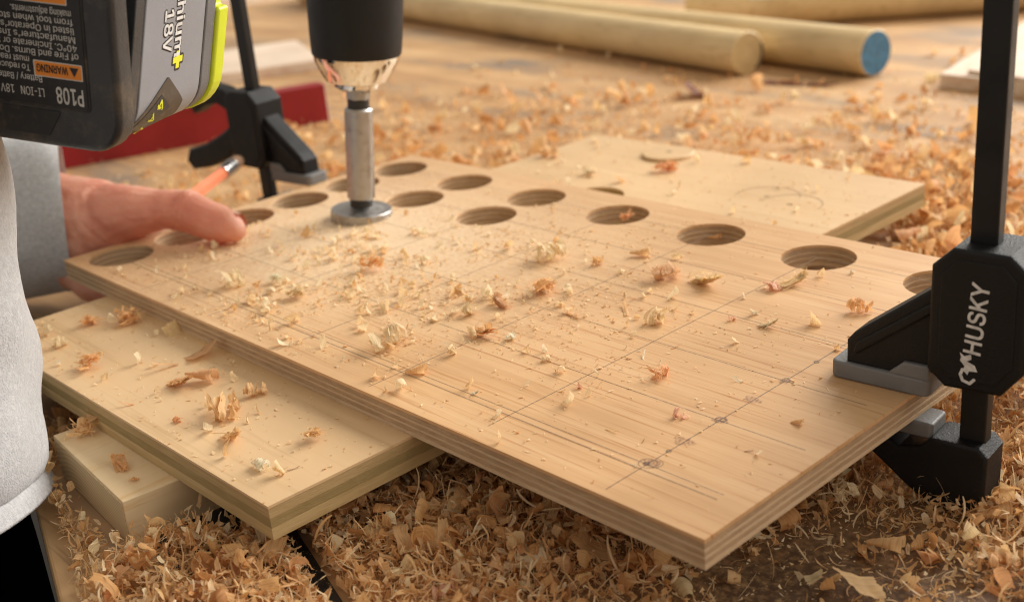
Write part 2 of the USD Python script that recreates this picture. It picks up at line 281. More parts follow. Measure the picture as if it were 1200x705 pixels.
# ------------------------------------------------------------------ pine offcut under the lower board
LA = math.radians(-5.0)
lum = Thing("pine_offcut", "pale pine offcut with end grain showing, propping up the lower board", "offcut", (141, 0, BENCH))
LM = frame((0, 0, 1), (math.cos(LA), math.sin(LA), 0))
LO = np.array([170.5, -88.5, BENCH])
lum.part("offcut", xf(rbox((-63.5, 0, 0), (0, 330, 16.3), 0.35), LM, LO), M["pine"])
eg = []
pin_end = mat("pine_end_grain", {"g": ("geometry", {}), "mp": ("mapping", {"location": (-0.13, 0.0, 0.035), "scale": (1, 0.0, 1)}), "w": ("wave_texture", {"wave_type": "rings", "rings_direction": "y", "scale": 190.0, "distortion": 1.2, "detail": 2.0, "detail_scale": 30.0}),
    "r": ("rgb_ramp", {"ramp": [(0, (0.56, 0.40, 0.21)), (0.6, (0.64, 0.48, 0.27)), (1, (0.67, 0.51, 0.30))]}), "p": ("principled_bsdf", {"roughness": 0.8})},
    [("g.position", "mp.vector"), ("mp.vector", "w.vector"), ("w.fac", "r.fac"), ("r.color", "p.base_color")])
lum.part("end_grain", xf(rbox((-62.7, -0.25, 0.7), (-0.8, 0.6, 15.6), 0.2), LM, LO), pin_end)

# ------------------------------------------------------------------ lower (sacrificial) board, lying crosswise under the oak board
SP = Thing("backing_board", "plain pale board lying crosswise under the oak board, olive core along its edges", "board", (124, 109, -19.6))
x0, x1, y0, y1 = 21.0, 227.0, -70.5, 288.0
disc_c = (100.0, 181.0)
def slab(poly, z0, z1): return extrude(poly, z0, z1)
face = sg.box(x0, y0, x1, y1).difference(sg.Point(104.0, 196.0).buffer(14.2, quad_segs=12))
SP.part("face_veneer", slab(face, -9.4, -8.56), M["spoil"]); SP.part("upper_core", slab(sg.box(x0 + .1, y0 + .1, x1 - .1, y1 - .1).difference(sg.Point(104.0, 196.0).buffer(14.2, quad_segs=12)), -12.6, -9.42), M["spoil_mid"])
SP.part("core", slab(sg.box(x0 + .12, y0 + .12, x1 - .12, y1 - .12).difference(sg.Point(104.0, 196.0).buffer(14.2, quad_segs=12)), -15.8, -12.62), M["spoil_core"])
SP.part("back_veneer", slab(sg.box(x0, y0, x1, y1), -19.5, -15.82), M["spoil_back"])
def ring(cx, cy, r, w, z, a0=0, a1=360, n=40, h=0.12):
    th = np.radians(np.linspace(a0, a1, n)); 
    V = np.vstack([np.column_stack([cx + rr * np.cos(th), cy + rr * np.sin(th), np.full(n, z + h)]) for rr in (r - w / 2, r + w / 2)])
    F = np.array([[i, i + 1, n + i + 1, n + i] for i in range(n - 1)])
    return V, F[:, ::-1]
SP.part("scored_circle", ring(176, 236, 15, 0.5, -8.56, 20, 200), M["cutline"]); SP.part("scored_circle", ring(192, 231, 14.5, 0.5, -8.56, 0, 190), M["cutline"])
for c in ((176, 236), (192, 231)):
    SP.part("centre_prick", (lambda v: (v[0] + [c[0], c[1], -8.56], v[1]))(lathe([(1.5, 0), (1.3, .15)], 12)), M["cutline"])

# ------------------------------------------------------------------ the oak plywood board with its drilled holes
P_, Q_ = 50.8, 31.75
BX0, BX1, BY0, BY1 = -18.0, 338.6, -19.0, 181.5
TH = 8.5
holes = [(0, 0), (0, 1), (0, 2), (0, 3), (0, 4), (0, 5), (1, 4), (1, 5), (2, 4), (2, 5), (3, 5), (4, 5), (5, 5), (6, 5)]
HR = 14.0


hole_shape = shapely.union_all([sg.Point(i * P_, j * Q_).buffer(HR, quad_segs=18) for i, j in holes])
OAK = Thing("oak_plywood_board", "large oak plywood board with rows of round holes and a pencilled grid", "board", ((BX0 + BX1) / 2, (BY0 + BY1) / 2, -TH))
plies = [("face_veneer", 0.0, 1.1, "oak", 0.0), ("core_ply", 1.1, 2.9, "ply_dark", 0.18), ("core_ply", 2.9, 3.6, "ply_light", 0.0), ("core_ply", 3.6, 5.0, "ply_dark", 0.2), ("core_ply", 5.0, 5.7, "ply_light", 0.05), ("core_ply", 5.7, 7.2, "ply_dark", 0.16), ("back_veneer", 7.2, 8.5, "ply_light", -0.05)]
oak_m = M["oak"]
for nm, a, b, mm_, inset in plies:
    poly = sg.box(BX0 + inset, BY0 + inset, BX1 - inset, BY1 - inset).difference(hole_shape.buffer(inset * 0.6))
    OAK.part(nm, extrude(poly, -b + 0.01, -a - (0.01 if a else 0)), M[mm_])
def strip(a, b, w, z=0.05, wob=0.15, seed=0):
    a, b = np.array(a, float), np.array(b, float); n = max(2, int(np.linalg.norm(b - a) / 6)); t = np.linspace(0, 1, n)[:, None]
    d = (b - a) / np.linalg.norm(b - a); q = np.array([-d[1], d[0]])
    c = a + (b - a) * t + q * (meshkit.noise(np.column_stack([t[:, 0] * 9 + seed * 7.1, t[:, 0] * 0, t[:, 0] * 0]))[:, None] - .5) * wob
    V = np.vstack([np.column_stack([c + q * s * w / 2, np.full(n, z)]) for s in (-1, 1)])
    F = np.array([[i, i + 1, n + i + 1, n + i] for i in range(n - 1)])
    return V, F
zl = 0.04
for u, ys in ((0, -16), (1, -17), (2, -15.5), (3, -17.8), (4, -16), (5, -11), (6, -16.2)):
    OAK.part("pencil_line", strip((u * P_, ys), (u * P_, 158), 0.30, zl + .004 * u, seed=u), M["graphite"])
for j, xe in ((0, 330), (1, 333), (2, 332), (3, 331), (4, 331), (5, 332)):
    OAK.part("pencil_line", strip((18 if j == 0 else -8, j * Q_), (xe, j * Q_ - (0.6 if j else 0)), 0.24, zl + 0.03 + .004 * j, seed=20 + j), M["graphite"])
OAK.part("pencil_line", strip((12, -2.4), (330, -2.9), 0.30, zl + 0.06, seed=31), M["graphite"])
for k, (cx, cy, r, w) in enumerate(((304.6, 0.5, 2.5, .2), (306.4, 1.6, 2.0, .18), (304.4, 0.2, .6, .8), (304.8, 31.6, 1.5, .3), (305.4, 32.2, 1.0, .25), (304.8, 63.3, 1.2, .3), (304.9, 79.5, 0.7, .4), (304.8, 9, .6, .4))):
    OAK.part("pencil_circle", (lambda v: (v[0], v[1]))(ring(cx, cy, r, w, 0.02, 0, 360, 24, h=zl + .07 + .004 * k)), M["graphite"])
for k, (cx, cy, r) in enumerate(((304.5, 15.5, 3.2), (304.3, 47.0, 2.8), (304.8, 31.5, 2.6), (305, 63.0, 2.2), (305.5, 1.2, 3.0))):
    OAK.part("eraser_smudge", (np.vstack([[cx, cy, zl + .12]] + [[cx + r * math.cos(a) * (1 + .3 * math.sin(3 * a + k)), cy + r * .7 * math.sin(a), zl + .12] for a in np.linspace(0, 6.2832, 16)[:-1]]), np.array([[0, 1 + i, 1 + (i + 1) % 15] for i in range(15)])), M["smudge"])

# ------------------------------------------------------------------ bar clamps
def clamp(label, o, ang, mirror=False):
    s = Thing("bar_clamp", label, "clamp", (o[0], o[1], BENCH), "bar clamps holding the oak board")
    a = math.radians(ang); X = np.array([math.cos(a), math.sin(a), 0]); Yv = np.array([-math.sin(a), math.cos(a), 0]); 
    if mirror: Yv = -Yv
    # drawing plane: local x away from the board, local z up; extrude along thickness, -t faces the camera
    def plate(pts, t0, t1, b=0.8):
        e = bevel_extrude(sg.Polygon(pts), t0, t1, b)                      # local (x, z, t)
        return xf(e, np.array([X, [0, 0, 1.0], Yv]), (o[0], o[1], 0))
    bar = rbox((-3.7, -2.4, -27), (3.7, 2.4, 168), 0.5)
    s.part("bar", xf(bar, np.array([X, Yv, [0, 0, 1.0]]), (o[0], o[1], 0)), M["bar"], smooth=30)
    body = s.part("body", plate([(-11.4, 10.5), (-11.2, 41), (-5.4, 46.8), (9.4, 46.8), (14.2, 42.5), (14.6, 14), (9, 6.6), (-6.3, 6.0)], -9, 9, 1.3), M["black"], smooth=30)
    s.part("body_cap", plate([(-8.2, 13), (-8.2, 39), (-3.6, 43.8), (8, 43.8), (11.6, 40), (11.8, 15.6), (7.4, 9.6), (-4.8, 9.2)], -9.35, -8.6, .3), M["black"], smooth=30)
    s.part("body_cap", plate([(-8.2, 13), (-8.2, 39), (-3.6, 43.8), (8, 43.8), (11.6, 40), (11.8, 15.6), (7.4, 9.6), (-4.8, 9.2)], 8.6, 9.35, .3), M["black"], smooth=30)
    s.part("upper_jaw", plate([(-10, 34.5), (-34.6, 15.2), (-37.0, 12.2), (-37.0, 4.6), (-20, 3.6), (-10, 8)], -5.2, 5.2, 1.0), M["black"], smooth=30)
    s.part("jaw_rib", plate([(-10.5, 30.0), (-33.5, 12.6), (-34.5, 9.5), (-33.5, 8.6), (-31, 10.6), (-10.5, 26.4)], -6.3, 6.3, .7), M["black"], smooth=30)
    pad = bevel_extrude(rrect(-41.4, -6.8, -11.3, 6.8, 2.6), 0.06, 5.4, 0.8)
    s.part("jaw_pad", xf(pad, np.array([X, Yv, [0, 0, 1.0]]), (o[0], o[1], 0)), M["pad"], smooth=30)
    s.part("pad_heel", plate([(-24, 5.0), (-19, 9.6), (-11.6, 9.8), (-11.5, 5.0)], -6.6, 6.6, .8), M["pad"], smooth=30)
    s.part("lower_jaw", plate([(-39, -18.6), (-37, -14.6), (-27, -14.6), (-19.5, -17.2), (-13.6, -15.6), (-10.0, -12.0), (3.4, -11.8), (6.0, -14.4), (5.8, -29.0), (1.6, -33.4), (-11.4, -33.4), (-16.0, -30.4), (-28, -21.6)], -6.6, 6.6, 1.2), M["black"], smooth=30)
    lp = bevel_extrude(sg.Polygon([(-40, -5.4), (-10.3, -5.4), (-10.3, 5.4), (-40, 5.4)]).buffer(-1.5).buffer(1.5), -13.4, -8.57, 0.8)
    s.part("jaw_pad", xf(lp, np.array([X, Yv, [0, 0, 1.0]]), (o[0], o[1], 0)), M["pad"], smooth=30)
    s.part("pistol_grip", plate([(12, 18), (22, 9), (40, 2), (56, -1), (61, 4), (57, 11), (42, 15), (28, 21), (13.5, 29)], -6.5, 6.5, 2.0), M["black"], smooth=30)
    s.part("trigger", plate([(13, 42), (20, 46), (32, 48), (44, 43), (51, 35), (48, 31), (38, 36), (27, 38), (13, 32)], -5, 5, 1.6), M["black"], smooth=30)
    # printed mark, on the face towards the camera: reads upwards
    near = -9.37 if not mirror else -9.37
    def on(px, pz): return np.array([o[0], o[1], 0]) + X * px + Yv * near + np.array([0, 0, 1.0]) * pz
    up = np.array([0, 0, 1.0]); n_out = -Yv
    r = up * 0.997 + X * 0.075; r /= np.linalg.norm(r); u = np.cross(n_out, r)
    if mirror: return s
    s.part("printed_mark", text("HUSKY", 4.5, 0.06, on(3.3 if not mirror else -0.6, 17.2), r, u, bold=True, width=20.5), M["print_white"], parent=body)
    dog = sg.Polygon([(0, 0), (1.6, .9), (2.3, 3.2), (3.2, 2.0), (4.6, 2.3), (3.6, 4.0), (4.4, 5.3), (3.2, 4.8), (2.1, 5.0), (.8, 3.6), (-.6, 3.8), (-1.6, 2.5), (-.4, 2.2)])
    tail = sg.LineString([(-2.6, .6), (-4.0, 1.6), (-3.6, 3.6), (-2.0, 4.4), (-.4, 4.0)]).buffer(.42)
    for g in (dog, tail):
        e = vf(extrude(g, 0, 0.06))
        s.part("printed_mark", xf(e, np.array([r, u, n_out]), on(2.9 if not mirror else -1.0, 12.9)), M["print_white"], parent=body)
    return s
clamp("black bar clamp with white lettering on the right edge of the oak board", (354, 84), 5.5)
clamp("black bar clamp at the far left edge of the oak board, beside the red bar", (-58, 113), 188, True)

# ------------------------------------------------------------------ cordless drill with its bit
AX = np.array([0.0715, 0.075, 1.0]); AX /= np.linalg.norm(AX)
BIT0 = np.array([50.8, 95.25, 0.0]); BF = frame(AX)
def on_axis(prof, n=56): return xf(lathe(prof, n), BF, BIT0)
bit = Thing("forstner_bit", "steel drill bit with a flat round cutting head, held in the chuck", "drill bit", BIT0)
head = on_axis([(13.4, -1.2), (13.9, -1.0), (14.0, 3.6), (13.7, 4.0), (12.6, 3.9), (9.5, 3.9), (6.4, 5.4)])
hp_ = bit.part("cutting_head", head, M["steel"], smooth=35)
for k in range(22):
    if k in (0, 1, 11, 12): continue
    t_ = k * 2 * math.pi / 22; bit.part("rim_tooth", xf(rbox((13.2, -.75, -1.2), (14.3, .75, 2.6), .25), frame((0, 0, 1), (math.cos(t_), math.sin(t_), 0)) @ BF, BIT0), M["steel"], parent=hp_)
for t_ in (): bit.part("cutter_slot", xf(rbox((5.5, -2.2, 4.0), (13.2, 1.2, 5.3), .3), frame((0, 0, 1), (math.cos(t_), math.sin(t_), 0)) @ BF, BIT0), M["ring"], parent=hp_)
bit.part("neck", on_axis([(5.2, 5.0), (5.2, 9.2)], 32), M["ring"], smooth=35)
th = np.arange(6) * math.pi / 3
hexp = sg.Polygon([(6.7 * math.cos(t), 6.7 * math.sin(t)) for t in th]).buffer(-.7).buffer(.7, quad_segs=3)
bit.part("shank", on_axis([(5.6, 8.8), (6.35, 9.5), (6.4, 46), (6.35, 50), (5.6, 50.9)], 40), M["steel"], smooth=35)
bit.part("retaining_ring", on_axis([(4.5, 50.5), (4.9, 51), (4.9, 54.6), (4.4, 55)], 32), M["ring"], smooth=35)
bit.part("hex_end", xf(bevel_extrude(sg.Polygon([(5.3 * math.cos(t), 5.3 * math.sin(t)) for t in th]), 54.8, 66, 0.4), BF, BIT0), M["steel"], smooth=35)

DR = Thing("cordless_drill", "cordless drill with black keyless chuck and grey and lime battery pack", "drill", BIT0 + AX * 60)
ch = DR.part("chuck_nose", on_axis([(7, 60.2), (9.6, 60.0), (10.3, 60.6), (10.4, 62.2), (10.0, 62.8), (12.6, 62.9), (14.0, 63.4), (16.2, 67.2), (18.6, 72.0), (19.4, 75.4), (18.8, 76.5)]), M["chrome"], smooth=25)
for k in range(3):
    t = k * 2.094 + .5
    DR.part("chuck_jaw", xf(rbox((-1.8, 5.0, 58.4), (1.8, 7.2, 63), .3), frame((0, 0, 1), (math.cos(t), math.sin(t), 0)) @ BF, BIT0), M["steel"], parent=ch)
DR.part("chuck_sleeve", on_axis([(17.5, 74.6), (19.0, 74.2), (19.8, 75.4), (20.4, 84), (21.0, 100), (21.2, 128), (20.5, 130)]), M["sleeve"], smooth=35)
DR.part("motor_housing", on_axis([(22, 131), (27, 134), (30, 145), (31, 175), (31, 255), (26, 268), (12, 272)]), M["lime"], smooth=35)

EH, ES = np.array([-0.5, 0.866025, 0.0]), np.array([0.866025, 0.5, 0.0])
tl = 0.150; Zb = np.array([0, 0, 1.0]) * math.cos(tl) + ES * math.sin(tl); Xb = ES * math.cos(tl) - np.array([0, 0, 1.0]) * math.sin(tl)
KB = 0.914; P0 = np.array([179.83, -76.15, 99.06])     # filled in: label's lower right corner
def bat(mesh, shear=0.0):
    v, f = vf(mesh); v = v.copy(); v[:, 1] += shear * v[:, 2]
    return xf((v * KB, f), np.array([Xb, EH, Zb]), P0)
def layer(x0, z0, x1, z1, r, y0, y1, b=0.6):           # a rounded rectangle in x-z extruded along y
    e = vf(bevel_extrude(rrect(x0, z0, x1, z1, r, 8), -y1, -y0, b))
    v = e[0]; return np.column_stack([v[:, 0], -v[:, 2], v[:, 1]]), e[1]
SH = 0.27
bp = DR.part("battery_pack", bat(layer(-66, -13.0, 10, 100, 11, 0.0, 9.0, 2.2)), M["shell"], smooth=40)
DR.part("battery_pack_skirt", bat(layer(-65.6, -12.2, 9.6, 99.6, 11, 5.0, 9.6, .4), SH), M["shell"], smooth=40)
DR.part("battery_seam", bat(layer(-65.2, -11.4, 9.3, 99.2, 11, 9.2, 11.0, .3), SH), M["shell_dark"], smooth=40)
gp = DR.part("grey_side_panel", bat(layer(-65.4, -11.2, 9.6, 99.2, 11, 10.6, 46.0, .5), SH), M["grey"], smooth=40)
DR.part("battery_seam", bat(layer(-65.2, -10.9, 9.2, 99.0, 11, 45.6, 47.2, .3), SH), M["shell_dark"], smooth=40)
DR.part("dark_grey_collar", bat(layer(-65.4, -11.0, 9.6, 99.2, 11, 46.8, 53.0, .8), SH), M["grey_dark"], smooth=40)
lime = sg.Polygon(rrect(-65.8, -11.6, 10.6, 100, 12, 8).exterior.coords).difference(sg.box(7.6, 22, 30, 140)).buffer(-1.2).buffer(2.4).buffer(-1.2)
e = vf(bevel_extrude(lime, -60.0, -53.2, 1.2)); v = e[0]
DR.part("drill_foot", bat((np.column_stack([v[:, 0], -v[:, 2], v[:, 1]]), e[1]), SH), M["lime"], smooth=40)
DR.part("grip", join(*[xf(trimesh.convex.convex_hull(np.vstack([trimesh.creation.icosphere(2, 15).vertices + np.array(c1), trimesh.creation.icosphere(2, 15).vertices + np.array(c2)])), np.eye(3)) for c1, c2 in
     ((P0 + EH * 62 - Xb * 28 + Zb * 62, BIT0 + AX * 200 - EH * 30), (P0 + EH * 62 - Xb * 28 + Zb * 42, BIT0 + AX * 178 - EH * 30))]), M["sleeve"], smooth=40)
# the label side: rim, recess, print (all upside down, as the tool is held)
def lab(x0, z0, x1, z1, r, y0, y1, b=.2): return bat(layer(x0, z0, x1, z1, r, y0, y1, b))
DR.part("bottom_recess", lab(-60, -0.7, 0.7, 90, 1.5, -0.35, 0.4, .15), M["shell_dark"], parent=bp)
ll = sg.Polygon([(-60, -9.5), (-14.5, -9.5), (-9.5, -1.5), (-60, -1.5)]).buffer(-.8).buffer(.8)
e = vf(bevel_extrude(ll, -.3, .35, .15)); v = e[0]
DR.part("bottom_recess", bat((np.column_stack([v[:, 0], -v[:, 2], v[:, 1]]), e[1])), M["shell_dark"], parent=bp)
label = DR.part("label", lab(-59.4, 0.0, 0.0, 89, 1.0, -0.55, 0.2, .1), M["label_black"])
RD, UD = np.array([-1.0, 0, 0]), np.array([0, 0, -1.0])
def lt(s_, x, z, h, m_="label_print", w=None, bold=False, lift=0):
    DR.part("label_text", bat(text(s_, h, 0.05, (x, -0.6 - lift, z), RD, UD, bold, w)), M[m_], parent=label)
lt("P108", -0.9, 5.9, 4.7, w=9.2, bold=True); lt("LI-ION", -14.3, 4.9, 2.5, w=8.0); lt("18V", -24.6, 4.9, 2.5, w=4.6)
lt("2.0", -34.0, 4.9, 2.5)
for z in (3.0, 4.1): DR.part("label_text", lab(-33, z, -30, z + .45, .1, -.62, -.5, .02), M["label_print"], parent=label)
lt("Battery / Batterie", -14.6, 8.6, 1.9, w=17.6)
DR.part("warning_sign", lab(-16.9, 8.8, -1.2, 13.0, .3, -.62, -.5, .03), M["label_orange"], parent=label)
DR.part("warning_sign", lab(-17.3, 8.5, -0.9, 13.3, .3, -.59, -.5, .03), M["label_print"], parent=label)
lt("WARNING", -5.6, 12.2, 2.2, "label_black", w=10.6, bold=True, lift=.08)
tri = vf(extrude(sg.Polygon([(-2.1, 12.3), (-5.1, 12.3), (-3.6, 9.6)]), 0, .05)); v = tri[0]
DR.part("label_text", bat((np.column_stack([v[:, 0], -.67 - v[:, 2], v[:, 1]]), tri[1][:, ::-1])), M["label_black"], parent=label)
lt("To reduce the risk", -18.4, 11.6, 1.9, w=20); lt("must read Operator's", -18.4, 14.0, 1.9, w=24)
for i, (s_, w_) in enumerate((("of Fire and Burns. Do Not Open, Crush,", 49), ("40°C. Incinerate or Short Circuit. See", 48), ("Manufacturer's Instructions. As", 43), ("listed in Operator's Manual or charge", 48), ("from tool when storing, cleaning or", 46), ("making adjustments.", 20))):
    lt(s_, -1.6 - .25 * i, 16.4 + 2.45 * i, 1.9, w=w_)
DR.part("warning_sign", lab(-27.5, 30.3, -4.4, 34.2, .3, -.62, -.5, .03), M["label_orange"], parent=label)
DR.part("warning_sign", lab(-27.9, 30.0, -4.1, 34.5, .3, -.59, -.5, .03), M["label_print"], parent=label)
lt("AVERTISSEMENT", -8.6, 33.5, 2.1, "label_black", w=18, bold=True, lift=.08)
# the grey side: wordmark reading downwards, charge badge on the rounded corner
def side(mesh):                                         # mesh drawn at (along y, along z, out) -> the x = 9.6 side, wrapped round its lower corner
    v, f = vf(mesh); v = v.copy(); R, zc = 11.0, -0.2
    y, s_, o_ = v[:, 0], v[:, 1], v[:, 2]
    a = np.clip((zc - s_) / R, 0, math.pi / 2); x = 9.6 - R + (R + o_) * np.cos(a); z = np.where(s_ >= zc, s_, zc - (R + o_) * np.sin(a))
    return bat((np.column_stack([x, y + SH * z, z]), f))
def st(s_, y, z, h, m_, w, bold, out):
    t = text(s_, h, 0.05, (y, z, out), (0, -1, 0), (1, 0, 0), bold, w)
    DR.part("printed_mark", side(t), M[m_], parent=gp)
for dy, dz in ((-.35, 0), (.35, 0), (0, .4), (0, -.4), (.3, .35), (-.3, -.35)): st("Lithium", 28.4 + dy, 36.0 + dz, 4.6, "label_black", 24.5, True, .02)
st("Lithium", 28.4, 36.0, 4.6, "print_white", 24.5, True, .12)
for dy, dz in ((-.35, 0), (.35, 0), (0, .4), (0, -.4), (.3, .35), (-.3, -.35)): st("18V", 21.6 + dy, 26.2 + dz, 5.0, "label_black", 12.5, True, .02)
st("18V", 21.6, 26.2, 5.0, "print_white", 12.5, True, .12)
plus = sg.box(28.6, 3.2, 30.4, 7.4).union(sg.box(27.3, 4.4, 31.7, 6.2)) if False else shapely.union_all([sg.box(30.0, 7.2, 31.9, 12.4), sg.box(28.2, 8.9, 33.7, 10.7)])
DR.part("printed_mark", side(extrude(plus.buffer(.7), 0, .06)), M["label_black"], parent=gp); DR.part("printed_mark", side(extrude(plus, .02, .14)), M["lime_print"], parent=gp)
def dense(poly, h0, h1):
    pts = []
    g = vf(extrude(poly, h0, h1)); t = trimesh.Trimesh(*g); return t.subdivide_to_size(1.6)
badge = DR.part("charge_badge", side(dense(sg.Polygon([(9.5, -5.6), (26.0, 5.6), (36.5, -3.5), (36.5, -9.0), (12, -11.5)]).buffer(-.8).buffer(.8), -.3, .35)), M["logo_dark"])
DR.part("badge_face", side(dense(sg.Polygon([(10.0, -6.6), (22.6, 1.0), (29.0, -4.0), (16, -9.6)]), .3, .5)), M["label_black"], parent=badge)
for ch_, yy, zz in (("4", 22.2, 0.2), ("A", 19.6, -3.6), ("H", 17.0, -7.4)):
    a = 0.55; DR.part("printed_mark", side(text(ch_, 3.6, .05, (yy, zz, .58), (-math.sin(a), -math.cos(a), 0), (math.cos(a), -math.sin(a), 0), True, 3.0)), M["lime_print"], parent=badge)
# ------------------------------------------------------------------ things on the bench behind
def rod(name, label, end, direc, r, length, endmat, extra=None):
    t = Thing(name, label, "dowel", (*end, BENCH), None)
    d = np.array([*direc, 0.0]); d /= np.linalg.norm(d); Fm = frame(d, (0, 0, 1)); o = np.array([*end, BENCH + r + .05])
    prof = [(r - .8, 0), (r, .8), (r, length - .8), (r - .8, length)]
    t.part("shaft", xf(lathe([(r - .8, 0), (r, .8)] + [(r, z) for z in np.linspace(20, length - 5, 12)] + [(r - .8, length)], 40), Fm, o), M["dowel"], smooth=40)
    t.part("end_face", xf(lathe([(r - 1.2, -.25), (r - 1.0, .3)], 40), Fm, o), endmat, label=extra)
    return t, Fm, o
t, Fm, o = rod("dowel_rod", "long round dowel with a bare end lying in front of the blue ended dowel", (-78, 570), (-0.98, 0.197), 17.2, 900, M["dowel_end"])
cr = [(np.cos(a) * 15 * .98, np.sin(a) * 15 * .98) for a in np.linspace(1.2, 2.6, 12)]
t.part("end_crack", xf(extrude(sg.LineString(cr).buffer(.9), -.6, -.2), Fm, o), M["ring"])
t, Fm, o = rod("dowel_rod", "long round dowel with its sawn end painted blue", (16, 601), (-0.985, 0.17), 17.6, 1000, M["blue_paint"], "blue painted end")
t, Fm, o = rod("dowel_rod", "dowel with a white sticker lying at an angle behind the other two", (-262, 722), (0.79, 0.613), 23, 900, M["dowel_end"])
a_ = np.linspace(0.2, 1.3, 10); stk = np.array([[23.12 * math.cos(t_), 23.12 * math.sin(t_), z] for z in (60, 130) for t_ in a_])
t.part("sticker", xf((stk, np.array([[i, i + 1, 11 + i, 10 + i] for i in range(9)])), Fm, o), M["sticker"])

RB = math.atan2(-7.2, 65); rbm = frame((0, 0, 1), (math.cos(RB), math.sin(RB), 0))
single("thin_board", xf(rbox((0, 0, 0), (230, 420, 10), .5), np.array([[math.cos(-.11), math.sin(-.11), 0], [-.18, .983, 0], [0, 0, 1]]), (77, 584, BENCH)), M["pale"], "thicker pale board under the thin one at the far right of the bench", "board")
single("thin_board", xf(rbox((0, 0, 0), (200, 400, 3), .3), np.array([[math.cos(-.25), math.sin(-.25), 0], [.10, .995, 0], [0, 0, 1]]), (94.5, 590, BENCH + 10.1)), M["pale"], "thin pale board lying slightly askew on top of another at far right", "board")
single("pale_offcut", xf(rbox((-300, -150, 0), (0, 0, 10), .4), frame((0, 0, 1), (.40, .9165, 0)), (-615, 500, BENCH)), M["pale"], "pale flat offcut lying on the bench beyond the left clamp", "offcut")
single("long_pale_board", xf(rbox((0, 0, 0), (700, 180, 12), .4), BM, bench(-2060, 330)), M["pale"], "long pale board at the far back left of the bench", "board")
single("red_block", xf(rbox((0, 0, 0), (60, 40, 14), .6), BM, bench(-1290, 300)), M["red"], "small red piece far back left, above the lime drill foot", "block")

dr = np.array([0.31, 0.951]); rb = Thing("red_bar", "red painted metal bar standing on edge behind the left clamp", "bar", (-300, 230, BENCH))
RM = frame((0, 0, 1), (dr[0], dr[1], 0)); RO = np.array([-279.5, 305, BENCH])
rb.part("bar", xf(rbox((-330, 0, 0.05), (0, 16, 29), .8), RM, RO), M["red"], smooth=30)
rb.part("end_edge", xf(rbox((-.6, .6, .8), (.5, 15.4, 28.2), .2), RM, RO), M["sticker"], label="bare pale metal end")

pa, pb = np.array([-53.0, 95.5, 13.3]), np.array([-22.0, 47.0, 9.5]); pd = pa - pb; PL = np.linalg.norm(pd); PF = frame(pd, (0, 0, 1))
pn = Thing("pencil", "orange pencil with metal ferrule sticking out behind the thumb", "pencil", pb)
hx = sg.Polygon([(3.3 * math.cos(t), 3.3 * math.sin(t)) for t in np.arange(6) * math.pi / 3])
pn.part("barrel", xf(bevel_extrude(hx, -22, PL - 20, .3), PF, pb), M["pencil_paint"], smooth=30)
pn.part("ferrule", xf(lathe([(3.6, PL - 20), (3.75, PL - 19), (3.6, PL - 16), (3.8, PL - 14), (3.6, PL - 11), (3.7, PL - 8)], 24), PF, pb), M["ferrule"], smooth=30)
pn.part("eraser", xf(lathe([(3.3, PL - 8), (3.4, PL - 2), (2.6, PL)], 20), PF, pb), M["eraser"], smooth=40)

dk = xf(lathe([(13.4, 0), (13.8, .25), (13.8, 1.4), (13.4, 1.7)], 40), np.eye(3), (88, 271, -8.5))
DK = Thing("cut_disc", "thin round disc cut from the board, lying on the far end of the pale board", "disc", (88, 271, -8.5))
DK.part("disc", dk, M["spoil"], smooth=30); DK.part("centre_prick", xf(lathe([(1.9, 1.6), (1.7, 1.85)], 14), np.eye(3), (88, 272, -8.5)), M["cutline"])
# ------------------------------------------------------------------ the person: hand on the board, sweatshirt, trousers
PE = Thing("person", "person in grey sweatshirt and black trousers, one thumb on the oak board", "person", (60, -200, BENCH))
def bones(chains, refine=1.5, it=14):
    tot = None
    for (p, r), (q, s_) in chains:
        a = m3.Manifold.sphere(r, 20).translate(list(map(float, p))); b = m3.Manifold.sphere(s_, 20).translate(list(map(float, q)))
        h = m3.Manifold.batch_hull([a, b]); tot = h if tot is None else tot + h
    tot = tot.refine_to_length(refine); mm_ = tot.to_mesh(); t = trimesh.Trimesh(mm_.vert_properties[:, :3], mm_.tri_verts); t.merge_vertices()
    trimesh.smoothing.filter_taubin(t, 0.5, 0.52, it); return t
def A(*v): return np.array(v, float)
tip, dis, ip, mid, mcp, cmc, wr, fa = A(33.5, 39.0, 6.4), A(26.5, 36.6, 8.6), A(9.5, 29.6, 13.4), A(-1.5, 24.8, 14.2), A(-15.5, 18.0, 13.2), A(-38, 7, 7.5), A(-60, -6, 9.0), A(-120, -45, 24)
ax0 = (tip - mcp) / np.linalg.norm(tip - mcp)
B = [((tip, 5.0), (tip * .5 + dis * .5 + A(0, 0, .6), 7.3)), ((tip * .5 + dis * .5 + A(0, 0, .6), 7.3), (dis, 8.1)), ((dis, 8.1), (ip - ax0 * -3, 9.0)), ((ip - ax0 * -3, 9.0), (ip + A(0, 0, .8), 9.9)), ((ip + A(0, 0, .8), 9.9), (mid, 8.9)), ((mid, 8.9), (mcp, 12.0)), ((mcp, 12.2), (A(-27, 12, 10), 15)), ((A(-27, 12, 10), 15), (cmc, 18.5)), ((cmc, 19.5), (wr, 22)), ((wr, 21.5), (fa, 27)),
     ((A(-28, 10, 7), 13), (A(-46, -2, 2), 19))]
kn = [A(-36, 42, -9), A(-38, 25, -11), A(-41, 9, -13), A(-44, -5, -14)]
